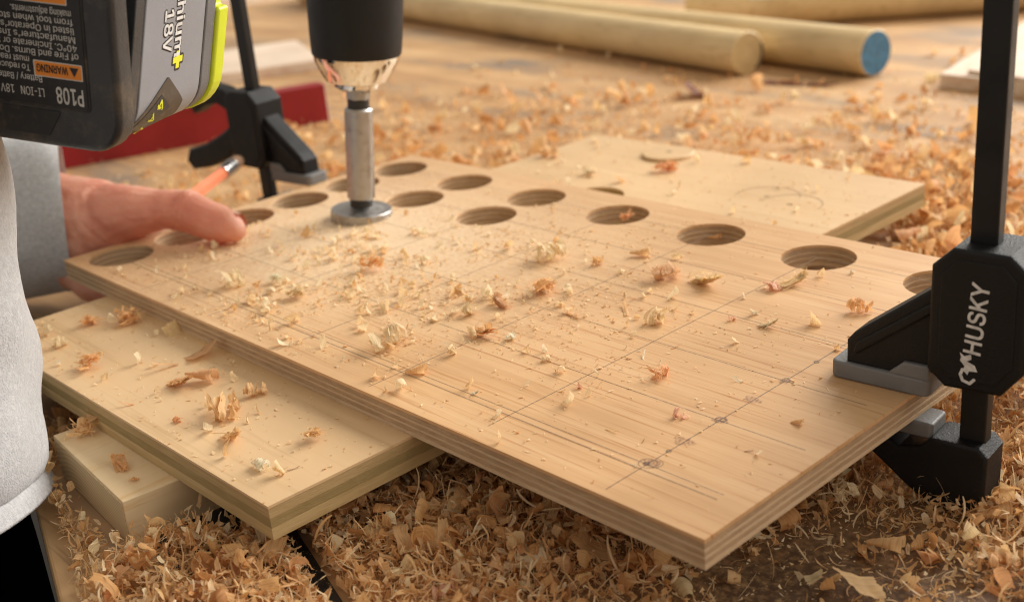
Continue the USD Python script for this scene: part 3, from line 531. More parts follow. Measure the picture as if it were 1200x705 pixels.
for i, k in enumerate(kn):
    B.append(((wr + A(8, 6 - 4 * i, -2), 16), (k, 11.0 - .5 * i)))
    B.append(((cmc, 14), (k, 10)))
    L1, r0 = (20, 22, 20, 15)[i], (8.0, 8.2, 7.8, 7.0)[i]
    pip = k + A(L1, 2 - i, -10 + 3 * i) ; pip[2] = -19.2; k2 = k
    B.append(((k2, r0 + 1.5), (pip, r0)))
    d2 = pip + A((17, 18, 17, 13)[i], 1, 1.4); B.append(((pip, r0), (d2, r0 - .8)))
    t2 = d2 + A((12, 13, 12, 9)[i], .5, .6); t2[0] = min(t2[0], 13); B.append(((d2, r0 - .8), (t2, r0 - 1.4)))
hand = bones(B)
v = np.array(hand.vertices); vn = np.array(hand.vertex_normals)
# creases: across the thumb's middle joint and the skin folds over the web
ax_ = (tip - mcp) / np.linalg.norm(tip - mcp)
def crease(at, ax, w, depth, wob=1.2):
    global v
    s_ = (v - at) @ ax + wob * (meshkit.noise(v / 6.0, 5) - .5)
    near = np.exp(-((np.linalg.norm(v - at, axis=1) / 19) ** 4))
    v = v - vn * (depth * np.exp(-(s_ / w) ** 2) * near)[:, None]
for k, dep in ((-5.5, .6), (-3.0, 1.2), (-.6, 1.4), (2.0, 1.1), (4.6, .6)): crease(ip + ax_ * k + A(0, 0, 4), ax_, .8, dep)
for at, a2, dep in ((A(-23, 13, 13), A(.86, .1, .5), 1.0), (A(-27, 10, 13), A(.86, .2, .45), .9), (A(-19, 15, 9), A(.8, .1, .6), .7), (A(-31, 8, 12), A(.9, .2, .3), .6)):
    crease(at, a2 / np.linalg.norm(a2), 1.0, dep, 2.5)
v = v + vn * ((meshkit.fbm(v / 12.0, 3, 3) - .5) * 2.0 + (meshkit.fbm(v / 3.0, 2, 9) - .5) * .35)[:, None]
v[:, 2] = np.where((v[:, 0] > -17.5) & (v[:, 2] > -4) & (v[:, 2] < 0.12) & (v[:, 1] > -18), 0.12, v[:, 2])
PE.part("body", (v, np.array(hand.faces)), M["skin"], smooth=True)
# thumb nail: a shallow shield on the far upper side of the tip
nv = []; nf = []
nx = ax_; ny = np.cross([0, 0, 1.0], nx); ny /= np.linalg.norm(ny); nz = np.cross(nx, ny); up_ = nz * .55 + ny * .83; sd = np.cross(nx, up_)
for i in range(7):
    for j in range(9):
        l_, a_ = -6 + 13 * i / 6, (-.95 + 1.9 * j / 8); rr = 7.55 - .16 * max(0, l_ + 1) ; c = dis + nx * (l_ + 2.5)
        nv.append(c + (up_ * math.cos(a_) + sd * math.sin(a_)) * rr)
for i in range(6):
    for j in range(8): nf.append([i * 9 + j, i * 9 + j + 1, (i + 1) * 9 + j + 1, (i + 1) * 9 + j])
PE.part("thumb_nail", (np.array(nv), np.array(nf)), M["nail"], smooth=True)

def tube_skin(sections, nseg=72, seed=0, amp=2.0, fold=None, thick=1.8):
    """sections: (centre, u axis, v axis) with semi-axes in the lengths of u and v; returns an outer and inner skin joined at the last section"""
    th = np.linspace(0, 2 * np.pi, nseg, endpoint=False); rings = []
    for k, (c, u, w) in enumerate(sections):
        P = np.array(c)[None] + np.cos(th)[:, None] * np.array(u)[None] + np.sin(th)[:, None] * np.array(w)[None]
        d = P - np.array(c); d /= np.linalg.norm(d, axis=1)[:, None]
        q = meshkit.fbm(P / 34.0, 3, seed) - .5
        rings.append(P + d * (q * amp * 2)[:, None] + (d * fold(k, th)[:, None] if fold else 0))
    n = len(rings); inner = [rings[k] + (np.array(sections[k][0]) - rings[k]) * (thick / np.linalg.norm(rings[k] - np.array(sections[k][0]), axis=1))[:, None] for k in range(n - 1, max(-1, n - 7), -1)]
    allr = rings + inner; V = np.vstack(allr)
    F = [[i * nseg + a, i * nseg + (a + 1) % nseg, (i + 1) * nseg + (a + 1) % nseg, (i + 1) * nseg + a] for i in range(len(allr) - 1) for a in range(nseg)]
    return V, np.array(F)
# sleeve: from the elbow out of frame to the loose cuff over the wrist
SC0, SC1 = A(-54.0, 1.0, 7.0), A(-178, -126, 34)
sd_ = (SC0 - SC1) / np.linalg.norm(SC0 - SC1); f1 = np.cross(sd_, [0, 0, 1.0]); f1 /= np.linalg.norm(f1); f2 = np.cross(f1, sd_)
cuf1 = np.array([-0.805, 0.335, -0.49]); cuf2 = np.array([-0.20, 0.20, 0.96]) ; cuf1 = -cuf1 if cuf1 @ f1 < 0 else cuf1; cuf2 = -cuf2 if cuf2 @ f2 < 0 else cuf2
sec = []
for k in range(36):
    t = k / 35; c = SC1 + (SC0 - SC1) * t; r = 60 - 24 * t ** 1.3; b_ = max(0.0, (t - .5) / .5); g1 = f1 * (1 - b_) + cuf1 * b_; g2 = f2 * (1 - b_) + cuf2 * b_
    sec.append((c, g1 * r * .85, g2 * r))
slv = tube_skin(sec, 72, 3, 4.5, lambda k, th: 2.2 * np.sin(k * .55 + 2.0 * np.sin(th + .6)) * (0.3 + .7 * k / 35))
# torso leaning on the bench edge, the ribbed hem resting on it
TD, TILT = -30.0, 35.0
def torso(zs, apex, half, deep, seed, amp, fold=None, thick=2.2):
    s_ = []
    for z in zs:
        c = bench(TD, apex(z) - deep(z), z - BENCH); s_.append((c, ED * half(z) + np.array([0, 0, TILT]), EN * deep(z)))
    return tube_skin(s_, 160, seed, amp, fold, thick)
apn = lambda z: float(np.interp(z, [-40, -30, -26, -20, 0, 30, 60, 90, 120, 330], [2.5, 4.0, 6.5, 7.8, 10.5, 14.2, 17, 19, 21, 10]))
shirt = torso(np.linspace(330, -29, 90), apn, lambda z: 120, lambda z: 95, 5, 2.6, lambda k, th: 1.5 * np.sin(th * 7 + 1.3 * math.sin(k * .06)) + 1.1 * np.sin(th * 15 + .2 * k) * np.exp(-((k - 84) / 12) ** 2) + 1.5 * np.sin(k * .5 + 2.5 * np.sin(th * 2)) * np.exp(-((k - 80) / 14) ** 2))
sw = PE.part("sweatshirt", join(slv, shirt), M["knit"], smooth=True)
rib = torso(np.linspace(-26, -36.5, 12), lambda z: float(np.interp(z, [-36.5, -31, -26], [8.8, 7.2, 3.0])), lambda z: 119, lambda z: 95, 8, .6, lambda k, th: .3 * np.sin(th * 240), 2.0)
PE.part("ribbed_hem", rib, M["knit"], smooth=True, parent=sw)
TD, TILT = 40.0, 0.0
trz = torso(np.linspace(-36.6, -330, 24), lambda z: -1.0, lambda z: 300, lambda z: 60, 11, 0.3, None)
PE.part("trousers", trz, M["trousers"], smooth=True)
# ------------------------------------------------------------------ shavings
def ribbon(L, Wd, R0, R1, cone=0.0, nu=12, nv=6, seed=0, rag=.25, rip=.12, taper=(1, 1), twist=0.0):
    g = np.random.default_rng(seed); V = np.zeros((nu + 1, nv + 1, 3))
    kn_ = max(3, nv // 3); jag = lambda: rag * (.75 * np.interp(np.linspace(0, 1, nv + 1), np.linspace(0, 1, kn_), g.uniform(0, 1, kn_)) + .35 * g.uniform(0, 1, nv + 1) ** 3)
    a_ = jag(); b_ = 1 - jag(); ph = g.uniform(0, 6.28, 3)
    for j in range(nv + 1):
        y = j / nv - .5; s0, s1 = a_[j] * .6, b_[j]; sc = 1 + cone * y
        s_ = np.linspace(0, 1, 40); R = (R0 + (R1 - R0) * s_) * sc; th = np.concatenate([[0], np.cumsum(L * sc / 39 / R[:-1])])
        x = np.concatenate([[0], np.cumsum(np.cos(th[:-1]) * L * sc / 39)]); z = np.concatenate([[0], np.cumsum(np.sin(th[:-1]) * L * sc / 39)])
        u = np.linspace(s0, s1, nu + 1); w = taper[0] + (taper[1] - taper[0]) * u
        rr = rip * (np.sin(u * 9 + ph[0] + 6 * y) + .7 * np.sin(y * 23 + ph[1]) + .5 * np.sin(u * 21 + ph[2]))
        V[:, j, 0] = np.interp(u, s_, x) - rr * np.interp(u, s_, np.sin(th)); V[:, j, 2] = np.interp(u, s_, z) + rr * np.interp(u, s_, np.cos(th))
        V[:, j, 1] = y * Wd * w + twist * u * L * .3
    F = [[i * (nv + 1) + j, (i + 1) * (nv + 1) + j, (i + 1) * (nv + 1) + j + 1, i * (nv + 1) + j + 1] for i in range(nu) for j in range(nv)]
    V = V.reshape(-1, 3); V = V - (V.max(0) + V.min(0)) / 2
    uvs = np.array([[i / nu, (j / nv - .5) * Wd / 6.0] for i in range(nu + 1) for j in range(nv + 1)]); return np.hstack([V, uvs, np.full((len(V), 1), g.uniform(.2, .8))]), np.array(F)
def fibre(L, w, seed, k=7):
    g = np.random.default_rng(seed); d = g.normal(size=3); d[2] *= .5; d /= np.linalg.norm(d); P = [np.zeros(3)]; c = g.normal(size=3) * .45
    for i in range(k): d = d + np.cross(c, d) * (6.0 / k) * g.uniform(.1, .55); d /= np.linalg.norm(d); P.append(P[-1] + d * L / k)
    P = np.array(P); t = np.gradient(P, axis=0); s_ = np.cross(t, g.normal(size=3)); s_ /= np.linalg.norm(s_, axis=1)[:, None] + 1e-9
    ww = w * np.concatenate([[.5], np.ones(k - 1), [.2]])[:, None] / 2
    V = np.vstack([P - s_ * ww, P + s_ * ww]); n = k + 1
    return np.hstack([V - (V.max(0) + V.min(0)) / 2, np.full((len(V), 2), .3), np.full((len(V), 1), g.uniform(.2, 1))]), np.array([[i, i + 1, n + i + 1, n + i] for i in range(k)])
def shaving(kind, seed):
    g = np.random.default_rng(seed); U = g.uniform
    if kind in ("scroll", "roll", "curl"):
        # a torn, crumpled curl: thin strips peeled from the same chip, lying in and over each other
        n_, wid, ln = dict(scroll=(7, 9, 15), roll=(8, 17, 16), curl=(5, 6, 13))[kind]; ms = []
        r0 = U(2.0, 3.2); off = np.sort(U(-.5, .5, n_)) * wid
        for i in range(n_):
            q = ribbon(ln * U(.55, 1.15), wid / n_ * U(.9, 2.2), r0 * U(.8, 1.3), r0 * U(1.2, 3.5), U(-.3, .3), 20, 5, seed + 3 * i, .3, .16, (1, U(.3, 1)), U(-.35, .35))
            a = g.normal() * .22; b = g.normal() * .3
            ms.append(xf(q, np.array([[math.cos(b), math.sin(a), math.sin(b)], [-math.sin(a), math.cos(a), .1 * g.normal()], [-math.sin(b), 0, math.cos(b)]]), (g.normal() * .5, off[i], g.normal() * .35)))
        m_ = join(*ms, *[shift(fibre(U(4, 8), .35, seed + 70 + i), g, (2, wid / 3, 1.5)) for i in range(6)])
        v = m_[0]; s_ = 3.2; v[:, :3] += np.stack([meshkit.fbm(v[:, :3] / s_, 2, seed + k) - .5 for k in range(3)], 1) * 1.5
        return v, m_[1]
    if kind in ("cone", "bigcone"): return join(ribbon(U(15, 20), U(14, 18), 2.6, 3.4, U(1.2, 1.5), 26, 12, seed, .15, .22), *[shift(fibre(U(5, 9), .45, seed + 10 + i), g, 3) for i in range(3)])
    if kind == "fan": return join(*[ribbon(U(9, 15), U(1.6, 3.6), U(5, 14), U(4, 18), .2, 16, 6, seed + i, .35, .22, (.3, 1.5), (i - 3) * .17) for i in range(7)], *[shift(fibre(U(4, 8), .35, seed + 70 + i), g, (3, 2, 1)) for i in range(6)])
    if kind == "leaf": return ribbon(U(14, 17), U(10, 13), U(9, 14), U(14, 24), U(-.3, .3), 16, 10, seed, .3, .3, (.8, .9))
    if kind == "curl": return join(ribbon(U(14, 18), U(7, 9), 2.2, 3.2, U(-.5, .5), 22, 8, seed, .3, .35), ribbon(U(9, 12), U(3, 5), 1.6, 3.0, .5, 14, 6, seed + 1, .4, .3), *[shift(fibre(U(5, 9), .5, seed + 10 + i), g, 3) for i in range(5)])
    if kind == "tuft": return join(*[shift(ribbon(U(7, 12), U(1.2, 3.4), U(1.6, 4), U(3, 8), U(-.4, .4), 12, 4, seed + i, .4, .2), g, (4.5, 2.6, 1.8), True) for i in range(13)], *[shift(fibre(U(6, 12), .5, seed + 50 + i), g, (4.5, 3, 2)) for i in range(26)])
    if kind == "splinter": return ribbon(15, U(1.6, 2.4), 30, 60, 0, 8, 3, seed, .25, .15, (1, .5))
def rot_(g, tilt=1.0):
    a, b, c = g.uniform(0, 6.283), g.normal() * tilt * .55, g.normal() * tilt * .55
    Rz = np.array([[math.cos(a), math.sin(a), 0], [-math.sin(a), math.cos(a), 0], [0, 0, 1]]); Rx = np.array([[1, 0, 0], [0, math.cos(b), math.sin(b)], [0, -math.sin(b), math.cos(b)]]); Ry = np.array([[math.cos(c), 0, -math.sin(c)], [0, 1, 0], [math.sin(c), 0, math.cos(c)]])
    return Rx @ Ry @ Rz
def shift(mesh, g, s_, full=False):
    s_ = np.array(s_ if np.ndim(s_) else (s_, s_, s_), float); return xf(mesh, rot_(g, 1.6) if full else np.eye(3), g.normal(size=3) * s_ * .6)
CHIPS = [
    ('tuft', 113.8, 52.0, 0, 13.8, 'amber', 'orange fuzzy shaving lying by itself in the dust before the drill bit'),
    ('scroll', 181.3, 8.3, 0, 15.2, 'cream', 'largest pale cream rolled shaving, its hooked tail curling up, on the oak board'),
    ('curl', 206.0, 16.3, 0, 6.8, 'cream', 'upright cream shaving between the hooked pale roll and the amber fan'),
    ('cone', 208.4, 0.1, 0, 7.1, 'tan', 'small tan shaving bundle sitting where pencil lines cross near the board front edge'),
    ('fan', 203.5, 33.6, 0, 12.8, 'amber', 'amber fan shaped shaving pointing up in the middle of the oak board'),
    ('curl', 213.6, 36.2, 0, 5.2, 'white', 'bright white curled scrap touching the right end of the amber fan shaving'),
    ('scroll', 183.3, 42.8, 0, 10.4, 'cream', 'pale crumpled shaving just behind the amber fan shaving'),
    ('tuft', 191.6, 75.4, 0, 12.0, 'amber', 'orange fuzzy tuft beyond the amber fan, nearer the second row of holes'),
    ('scroll', 167.6, 101.8, 0, 15.0, 'cream', 'pale flat shaving with a raised tail below the two left middle holes'),
    ('cone', 196.5, 123.7, 0, 8.0, 'tan', 'tan pointed shaving standing up below the hole in the middle of the back row'),
    ('scroll', 219.7, 110.8, 0, 13.3, 'brown', 'brownish tan rolled shaving lying left of the straw coloured strip'),
    ('fan', 236.7, 113.5, 0, 11.8, 'straw', 'ragged straw coloured strip lying right of the brownish roll'),
    ('scroll', 244.8, 76.4, 0, 10.4, 'straw', 'yellowish crumpled cluster beside the long pencil line'),
    ('splinter', 228.7, 77.5, 0, 6.6, 'tan', 'thin tan sliver standing upright left of the yellowish cluster'),
    ('curl', 263.9, 91.4, 0, 3.7, 'pink', 'tiny pinkish nub between the yellowish cluster and two pale green flakes'),
    ('fan', 267.5, 99.3, 0, 5.2, 'green', 'upper of two pale green flakes lying together'),
    ('fan', 277.0, 93.3, 0, 7.3, 'green', 'lower and longer of two pale green flakes lying together'),
    ('curl', 258.6, 121.9, 0, 6.7, 'pink', 'round pinkish curl left of the pale feathery shaving near the large right hole'),
    ('fan', 262.6, 129.6, 0, 11.0, 'straw', 'pale feathery shaving right of the round pinkish curl'),
    ('scroll', 294.9, 121.6, 0, 9.7, 'amber', 'orange rolled shaving near the black clamp arm'),
    ('curl', 273.2, 150.9, 0, 3.1, 'white', 'little white crumb just in front of the rightmost whole hole'),
    ('curl', 272.7, 43.5, 0, 7.8, 'orange', 'orange fuzzy ball shaving with a white wisp, alone on the grain'),
    ('curl', 295.4, 26.5, 0, 5.1, 'pink', 'pink rolled ring shaving left of the pencil circle marks'),
    ('cone', 322.9, 42.6, 0, 3.5, 'tan', 'small fluted tan crumb alone near the right edge of the oak board'),
    ('splinter', 321.8, 21.7, 0, 2.7, 'dark', 'short dark red splinter lying near the right front of the oak board'),
    ('curl', 258.0, 22.4, 0, 3.1, 'pink', 'small pinkish white scrap upright beside the second long pencil line'),
    ('curl', 261.6, 15.0, 0, 2.3, 'straw', 'small yellow grain right under the pinkish white scrap'),
    ('splinter', 285.0, 8.3, 0, 3.6, 'straw', 'short yellow sliver between the two close pencil lines and the pink ring'),
    ('curl', 235.9, 31.0, 0, 4.1, 'cream', 'small cream curl with a thread, right of the white scrap and amber fan'),
    ('fan', 235.3, 0.7, 0, 2.6, 'white', 'tiny pale leaf shaped flake in front of the long double pencil line'),
    ('splinter', 246.7, 0.5, 0, 2.8, 'straw', 'small yellow sliver near where the long double pencil line is crossed'),
    ('curl', 79.4, 8.7, 0, 13.7, 'cream', 'big pale domed shaving among the dust right of the thumb'),
    ('tuft', 114.7, 17.8, 0, 11.8, 'cream', 'cream frizzy tuft right of the pale domed shaving'),
    ('tuft', 92.3, 20.6, 0, 8.2, 'white', 'white frizzy tuft between the pale domed shaving and the cream tuft'),
    ('scroll', 188.3, 106.9, 0, 7.3, 'tan', 'small tan scrap between the pale tailed shaving and the pointed one'),
    ('splinter', 218.0, 63.6, 0, 7.1, 'brown', 'brown sliver lying behind the yellowish cluster toward the amber tuft'),
    ('splinter', 263.0, 63.2, 0, 3.6, 'brown', 'thin brown splinter touching the long pencil line above the orange ball'),
    ('splinter', 259.4, 51.8, 0, 3.0, 'white', 'thin white splinter left of the orange ball shaving'),
    ('fan', 190.0, 55.1, 0, 10.5, 'brown', 'flat brown flake in the dust left of the orange fuzzy tuft'),
    ('cone', 197.5, 168.9, -6, 5.7, 'amber', 'amber pointed chip showing inside the third whole hole from the clamp'),
    ('tuft', 152.1, 165.2, -4, 7.5, 'orange', 'orange crumbs at the near rim of a hole in the back row'),
    ('scroll', 164.2, -47.2, -8.5, 14.4, 'tan', 'large double curled tan shaving in the middle of the front ledge of the lower board'),
    ('fan', 184.5, -56.5, -8.5, 11.6, 'tan', 'tan fan shaving nearer the front edge than the double curl'),
    ('leaf', 85.7, -22.8, -8.5, 8.5, 'straw', 'pale yellow leaf shaped shaving standing against the oak board edge'),
    ('cone', 135.8, -37.8, -8.5, 11.8, 'brown', 'dark amber folded shaving under the oak board edge'),
    ('leaf', 114.9, -27.3, -8.5, 12.5, 'brown', 'broad brown flake leaning by the oak board edge'),
    ('tuft', 204.6, -38.5, -8.5, 9.4, 'tan', 'tan fibrous scrap lying alone toward the right of the lower board'),
    ('scroll', 206.6, -59.4, -8.5, 6.5, 'white', 'small roll, white at one end, near the front edge of the lower board'),
    ('splinter', 214.8, -53.7, -8.5, 4.0, 'dark', 'dark splinter right of the white ended roll'),
    ('fan', 133.1, -45.6, -8.5, 10.6, 'amber', 'amber fan of fibres left of the dark amber folded shaving'),
    ('tuft', 89.0, -58.5, -8.5, 11.2, 'amber', 'amber fibrous scrap toward the left end of the lower board'),
    ('curl', 58.8, -56.5, -8.5, 7.8, 'cream', 'pale curl standing near the sweatshirt'),
    ('curl', 157.1, -60.0, -8.5, 3.9, 'orange', 'small orange crumb left of the large double curl'),
    ('scroll', 40.9, -55.0, -8.5, 8.1, 'cream', 'pale flat curl next to the sweatshirt at the left end of the lower board'),
    ('tuft', 58.7, -28.2, -8.5, 14.9, 'amber', 'amber frizzy heap on the lower board near the oak board'),
    ('tuft', 47.4, -38.0, -8.5, 12.9, 'amber', 'amber frizzy heap further left on the lower board'),
    ('splinter', 114.1, -41.3, -8.5, 9.2, 'brown', 'long thin splinter lying left of the broad brown flake'),
    ('scroll', 160.8, -32.7, -8.5, 8.6, 'tan', 'flat tan shaving near the oak board edge, right of the large double curl'),
    ('splinter', 131.2, -64.8, -8.5, 5.2, 'orange', 'orange splinter lying left of the amber fan of fibres'),
    ('tuft', 117.0, -74.7, -19.5, 13.4, 'tan', 'tall tangle of tan shavings on the back corner of the pine offcut'),
    ('fan', 149.5, -78.4, -19.5, 8.8, 'amber', 'flat amber shaving in the middle of the pine offcut top'),
    ('curl', 161.4, -80.0, -19.5, 3.2, 'amber', 'tiny amber crumb near the right edge of the pine offcut top'),
    ('tuft', 106.6, 247.0, -8.5, 14.0, 'orange', 'orange clump on the far half of the pale board near the cut disc'),
    ('scroll', 30.9, 238.7, -8.5, 11.3, 'tan', 'tan crumbs near the far left corner of the pale board'),
    ('tuft', 147.9, 292.9, -8.5, 6.1, 'orange', 'small orange crumb toward the right of the pale board'),
    ('fan', 76.2, 221.3, -8.5, 11.5, 'cream', 'thin cream flake on the pale board beyond the oak board edge'),
    ('bigcone', 238.5, -22.2, -33, 11.9, 'amber', 'large amber cone shaving on the pile under the oak board'),
    ('roll', 249.5, -36.0, -31, 17.7, 'tan', 'long rolled tan shaving at the front of the pile'),
    ('bigcone', 280.2, -23.2, -31, 11.8, 'cream', 'smooth pale cone shaving at the front of the pile'),
    ('fan', 233.2, -41.2, -31, 14.1, 'straw', 'straw fibrous fan shaving left of the long rolled shaving'),
    ('leaf', 216.3, -86.1, -32, 7.2, 'cream', 'pale oval flake near the bottom left edge'),
    ('roll', 269.5, -24.0, -32, 9.7, 'tan', 'ribbed tan roll next to the smooth pale cone'),
    ('leaf', 290.2, -6.5, -31, 13.4, 'tan', 'broad tan flake under the front corner of the oak board'),
    ('leaf', 307.8, 0.1, -32, 10.7, 'tan', 'striped oval flake just below the front corner of the oak board'),
    ('leaf', 317.6, 29.5, -32, 10.1, 'cream', 'pale flake peeping out right of the front corner'),
    ('bigcone', 347.6, 49.0, -33, 10.4, 'tan', 'tan cone on the bare brown patch of bench'),
    ('roll', 270.8, -48.2, -31, 10.1, 'pink', 'pink edged roll at the bottom edge'),
    ('leaf', 352.7, 27.6, -33, 13.4, 'tan', 'wide curved flake at the bottom right'),
    ('bigcone', 363.3, 79.0, -32, 10.6, 'tan', 'tan cone beside the lower clamp jaw'),
    ('roll', 375.6, 58.7, -33, 8.1, 'amber', 'amber roll at the lower right edge'),
    ('splinter', -18.6, 550.3, -36, 52.5, 'dark', 'long reddish brown bark sliver on the bench before the blue ended dowel'),
    ('leaf', -66.7, 491.6, -36, 23.0, 'dark', 'dark oval flake on the bench before the bare ended dowel'),
    ('tuft', 327.1, 58.0, -30, 14.9, 'cream', 'frosted pale clump on the bench beneath the right edge of the oak board'),
]

NM = dict(scroll="rolled_shaving", roll="rolled_shaving", cone="cone_shaving", bigcone="cone_shaving", fan="fan_shaving", leaf="flat_shaving", curl="curled_shaving", tuft="shaving_tuft", splinter="wood_splinter")
for i, (kind, cx, cy, cz, size, tone, label) in enumerate(CHIPS):
    g = np.random.default_rng(500 + i); v, f = vf(shaving(kind, 900 + 37 * i))
    if kind in ("roll", "scroll", "cone", "bigcone", "curl"):
        a = g.uniform(-.6, .6); h_ = np.array([.69, .72, 0]) * math.cos(a) + np.array([-.72, .69, 0]) * math.sin(a); v, f = xf((v, f), rot_(g, .25) * 0 + np.array([np.cross(h_, [0, 0, 1.0]), h_, [0, 0, 1.0]]))
        v, f = xf((v, f), np.array([[1, 0, g.normal() * .15], [0, 1, g.normal() * .15], [0, 0, 1]]))
    else: v, f = xf((v, f), rot_(g, .5))
    v = v.copy(); v[:, :3] *= size / max(np.ptp(v[:, :3] @ R_), .72 * np.ptp(v[:, :3], axis=0).max(), 1e-6); hz_ = np.ptp(v[:, 2]); v[:, 2] *= min(.85, (.8 if kind == 'splinter' and 'upright' in label else .52) * size / max(hz_, 1e-6)); v[:, :2] -= (v[:, :2].max(0) + v[:, :2].min(0)) / 2; v[:, 2] -= v[:, 2].min()
    v[:, :3] += [cx, cy, cz + .12 - .06 * np.ptp(v[:, 2])]
    single(NM[kind], (v, f), M["sh_" + tone], label, "wood shaving", smooth=True)

# loose stuff: the heaps nobody could count
def scatter(protos, pos, scale, tilt, g):
    """one mesh holding a randomly turned copy of a prototype at every position"""
    V, Fs, n = [], [], 0; pick = g.integers(0, len(protos), len(pos))
    for k, (pv, pf) in enumerate(protos):
        idx = np.nonzero(pick == k)[0]
        if not len(idx): continue
        Rm = np.stack([rot_(g, tilt) for _ in idx]); q = np.einsum("vi,nij->nvj", pv[:, :3], Rm) * scale[idx][:, None, None]
        q[:, :, 2] -= q[:, :, 2].min(1)[:, None]; q += pos[idx][:, None, :]
        V.append(np.hstack([q.reshape(-1, 3), np.tile(pv[:, 3:5], (len(idx), 1)), np.repeat(g.uniform(0, 1, len(idx)), len(pv))[:, None]])); Fs.append((pf[None] + (np.arange(len(idx)) * len(pv))[:, None, None]).reshape(-1, pf.shape[1]) + n); n += len(idx) * len(pv)
    return np.vstack(V), np.vstack(Fs)
def tris(m_): v, f = vf(m_); return v, (f if f.shape[1] == 3 else np.vstack([f[:, [0, 1, 2]], f[:, [0, 2, 3]]]))
g = np.random.default_rng(11); U = g.uniform
def small(k):
    if k % 5 == 0: return ribbon(U(8, 13), U(4, 8), U(1.6, 2.6), U(2.2, 4), U(-.7, .9), 12, 5, k, .3, .2)
    if k % 5 == 1: return ribbon(U(9, 14), U(3, 7), U(3, 8), U(4, 12), U(-.6, .6), 9, 5, k, .35, .22)
    if k % 5 == 2: return ribbon(U(8, 12), U(6, 10), U(2, 3), U(2.5, 4), U(.8, 1.4), 13, 6, k, .25, .2)
    if k % 5 == 3: return join(*[ribbon(U(6, 10), U(1.0, 2.2), U(2, 6), U(3, 9), 0, 8, 2, k * 9 + i, .3, .15, (1, .7), U(-.5, .5)) for i in range(3)])
    return ribbon(U(6, 10), U(1.5, 3.5), U(1.2, 2.4), U(2, 5), U(-.4, .4), 12, 3, k, .3, .15, (1, .6), U(-.6, .6))
PROT = [tris(small(k)) for k in range(40)]
FIB = [tris(fibre(U(2.5, 9), U(.18, .6), 300 + k, 6)) for k in range(40)]
FLK = []
for k in range(24):
    q = np.column_stack([g.normal(size=(5, 2)) * [.5, .35], g.uniform(0, .35, 5)]); FLK.append((np.hstack([q, np.full((5, 3), .3)]), np.array([[0, 1, 2], [0, 2, 3], [0, 3, 4], [1, 4, 2]])))
lumrect = lambda x, y: (lambda q: (q[..., 0] > -65) & (q[..., 0] < 1.5) & (q[..., 1] > -1.5) & (q[..., 1] < 332))(np.stack([(x - LO[0]) * LM[0][0] + (y - LO[1]) * LM[0][1], (x - LO[0]) * LM[1][0] + (y - LO[1]) * LM[1][1]], -1))
def nrm(x, y): return (x - EO[0]) * EN[0] + (y - EO[1]) * EN[1]
def pix(x, y, z=BENCH):
    q = np.stack([x, y, np.full_like(x, z)], -1) - CAM; d = q @ F_; return 600 + 1395.8 * (q @ R_) / d, 352.5 + 1395.8 * (q @ D_) / d
def dens(x, y):
    """cover of the bench by shavings, 0 to 1"""
    p3 = np.stack([x / 42.0, y / 42.0, np.zeros_like(x)], -1); nz = meshkit.fbm(p3, 3, 2)
    front = np.exp(-((x - 205) / 130) ** 2 - ((y + 55) / 80) ** 2) * 1.9
    right = np.exp(-((x - 375) / 60) ** 2 - ((y - 150) / 110) ** 2) * 1.15
    far = .46 * np.exp(-((y - 330) / 170) ** 2) * np.exp(-((x - 120) / 330) ** 2) + .42 * np.exp(-((x - 285) / 85) ** 2 - ((y - 250) / 95) ** 2)
    left = .42 * np.exp(-((x + 110) / 160) ** 2 - ((y - 150) / 140) ** 2)
    bare = 1 - .90 * np.exp(-(((x - 347) / 40) ** 2 + ((y - 20) / 50) ** 2) ** 2) 
    track = 1 - .97 * np.exp(-((x - 190) / 19) ** 2 - ((y + 62) / 12) ** 2)
    return np.clip((front + right + far + left + .02) * bare * track * np.clip(.15 + 1.75 * (nz - .08), 0, 1.6), 0, 1.4)
def sample(n, lo, hi):
    x, y = g.uniform(lo[0], hi[0], n), g.uniform(lo[1], hi[1], n); return x, y
def keep(x, y, w):
    ux, uy = pix(x, y); inside = (ux > -260) & (ux < 1460) & (uy > -60) & (uy < 900)
    dd_ = (x - EO[0]) * ED[0] + (y - EO[1]) * ED[1]
    ok = inside & (nrm(x, y) > 6) & ~lumrect(x, y) & ~(lumrect(x - 4.5, y + 1.5) | lumrect(x - 10, y) | lumrect(x - 2, y + 6) | lumrect(x - 7, y + 4) | lumrect(x + 3, y + 4)) * (g.uniform(0, 1, len(x)) < .9) & (g.uniform(0, 1, len(x)) < w)
    ok &= ~((x > 15) & (x < 232) & (y > 60) & (y < 280))            # nothing to see under the boards
    ok &= ~((np.abs(nrm(x, y) - 68) < 4.2) & (x < 262) & (x > 195))  # the gap beside the black strip stays open
    return ok
def heap_z(x, y, d, room):
    u = g.uniform(0, 1, len(x)); top_ = np.minimum(11.0 * np.clip(d, 0, 1.2) ** 1.2, room); return BENCH + u * top_
chips, fibs = [], []
for n, lo, hi, k in ((30000, (60, -150), (470, 140), .55), (30000, (150, 100), (520, 420), .36), (90000, (-420, 60), (420, 760), .17)):
    x, y = sample(n, lo, hi); d = dens(x, y); ok = keep(x, y, d * k); x, y, d = x[ok], y[ok], d[ok]
    under = (x > 15) & (x < 345) & (y > -78) & (y < 290); chips.append(np.stack([x, y, heap_z(x, y, d, np.where(under, 9, 14))], 1))
    x, y = sample(n * 2, lo, hi); d = dens(x, y); ok = keep(x, y, np.clip(d, 0, 1) * k * 1.7); x, y, d = x[ok], y[ok], d[ok]
    under = (x > 15) & (x < 345) & (y > -78) & (y < 290); fibs.append(np.stack([x, y, heap_z(x, y, d, np.where(under, 11, 16))], 1))
chips, fibs = np.vstack(chips), np.vstack(fibs)
print("chips", len(chips), "fibres", len(fibs))
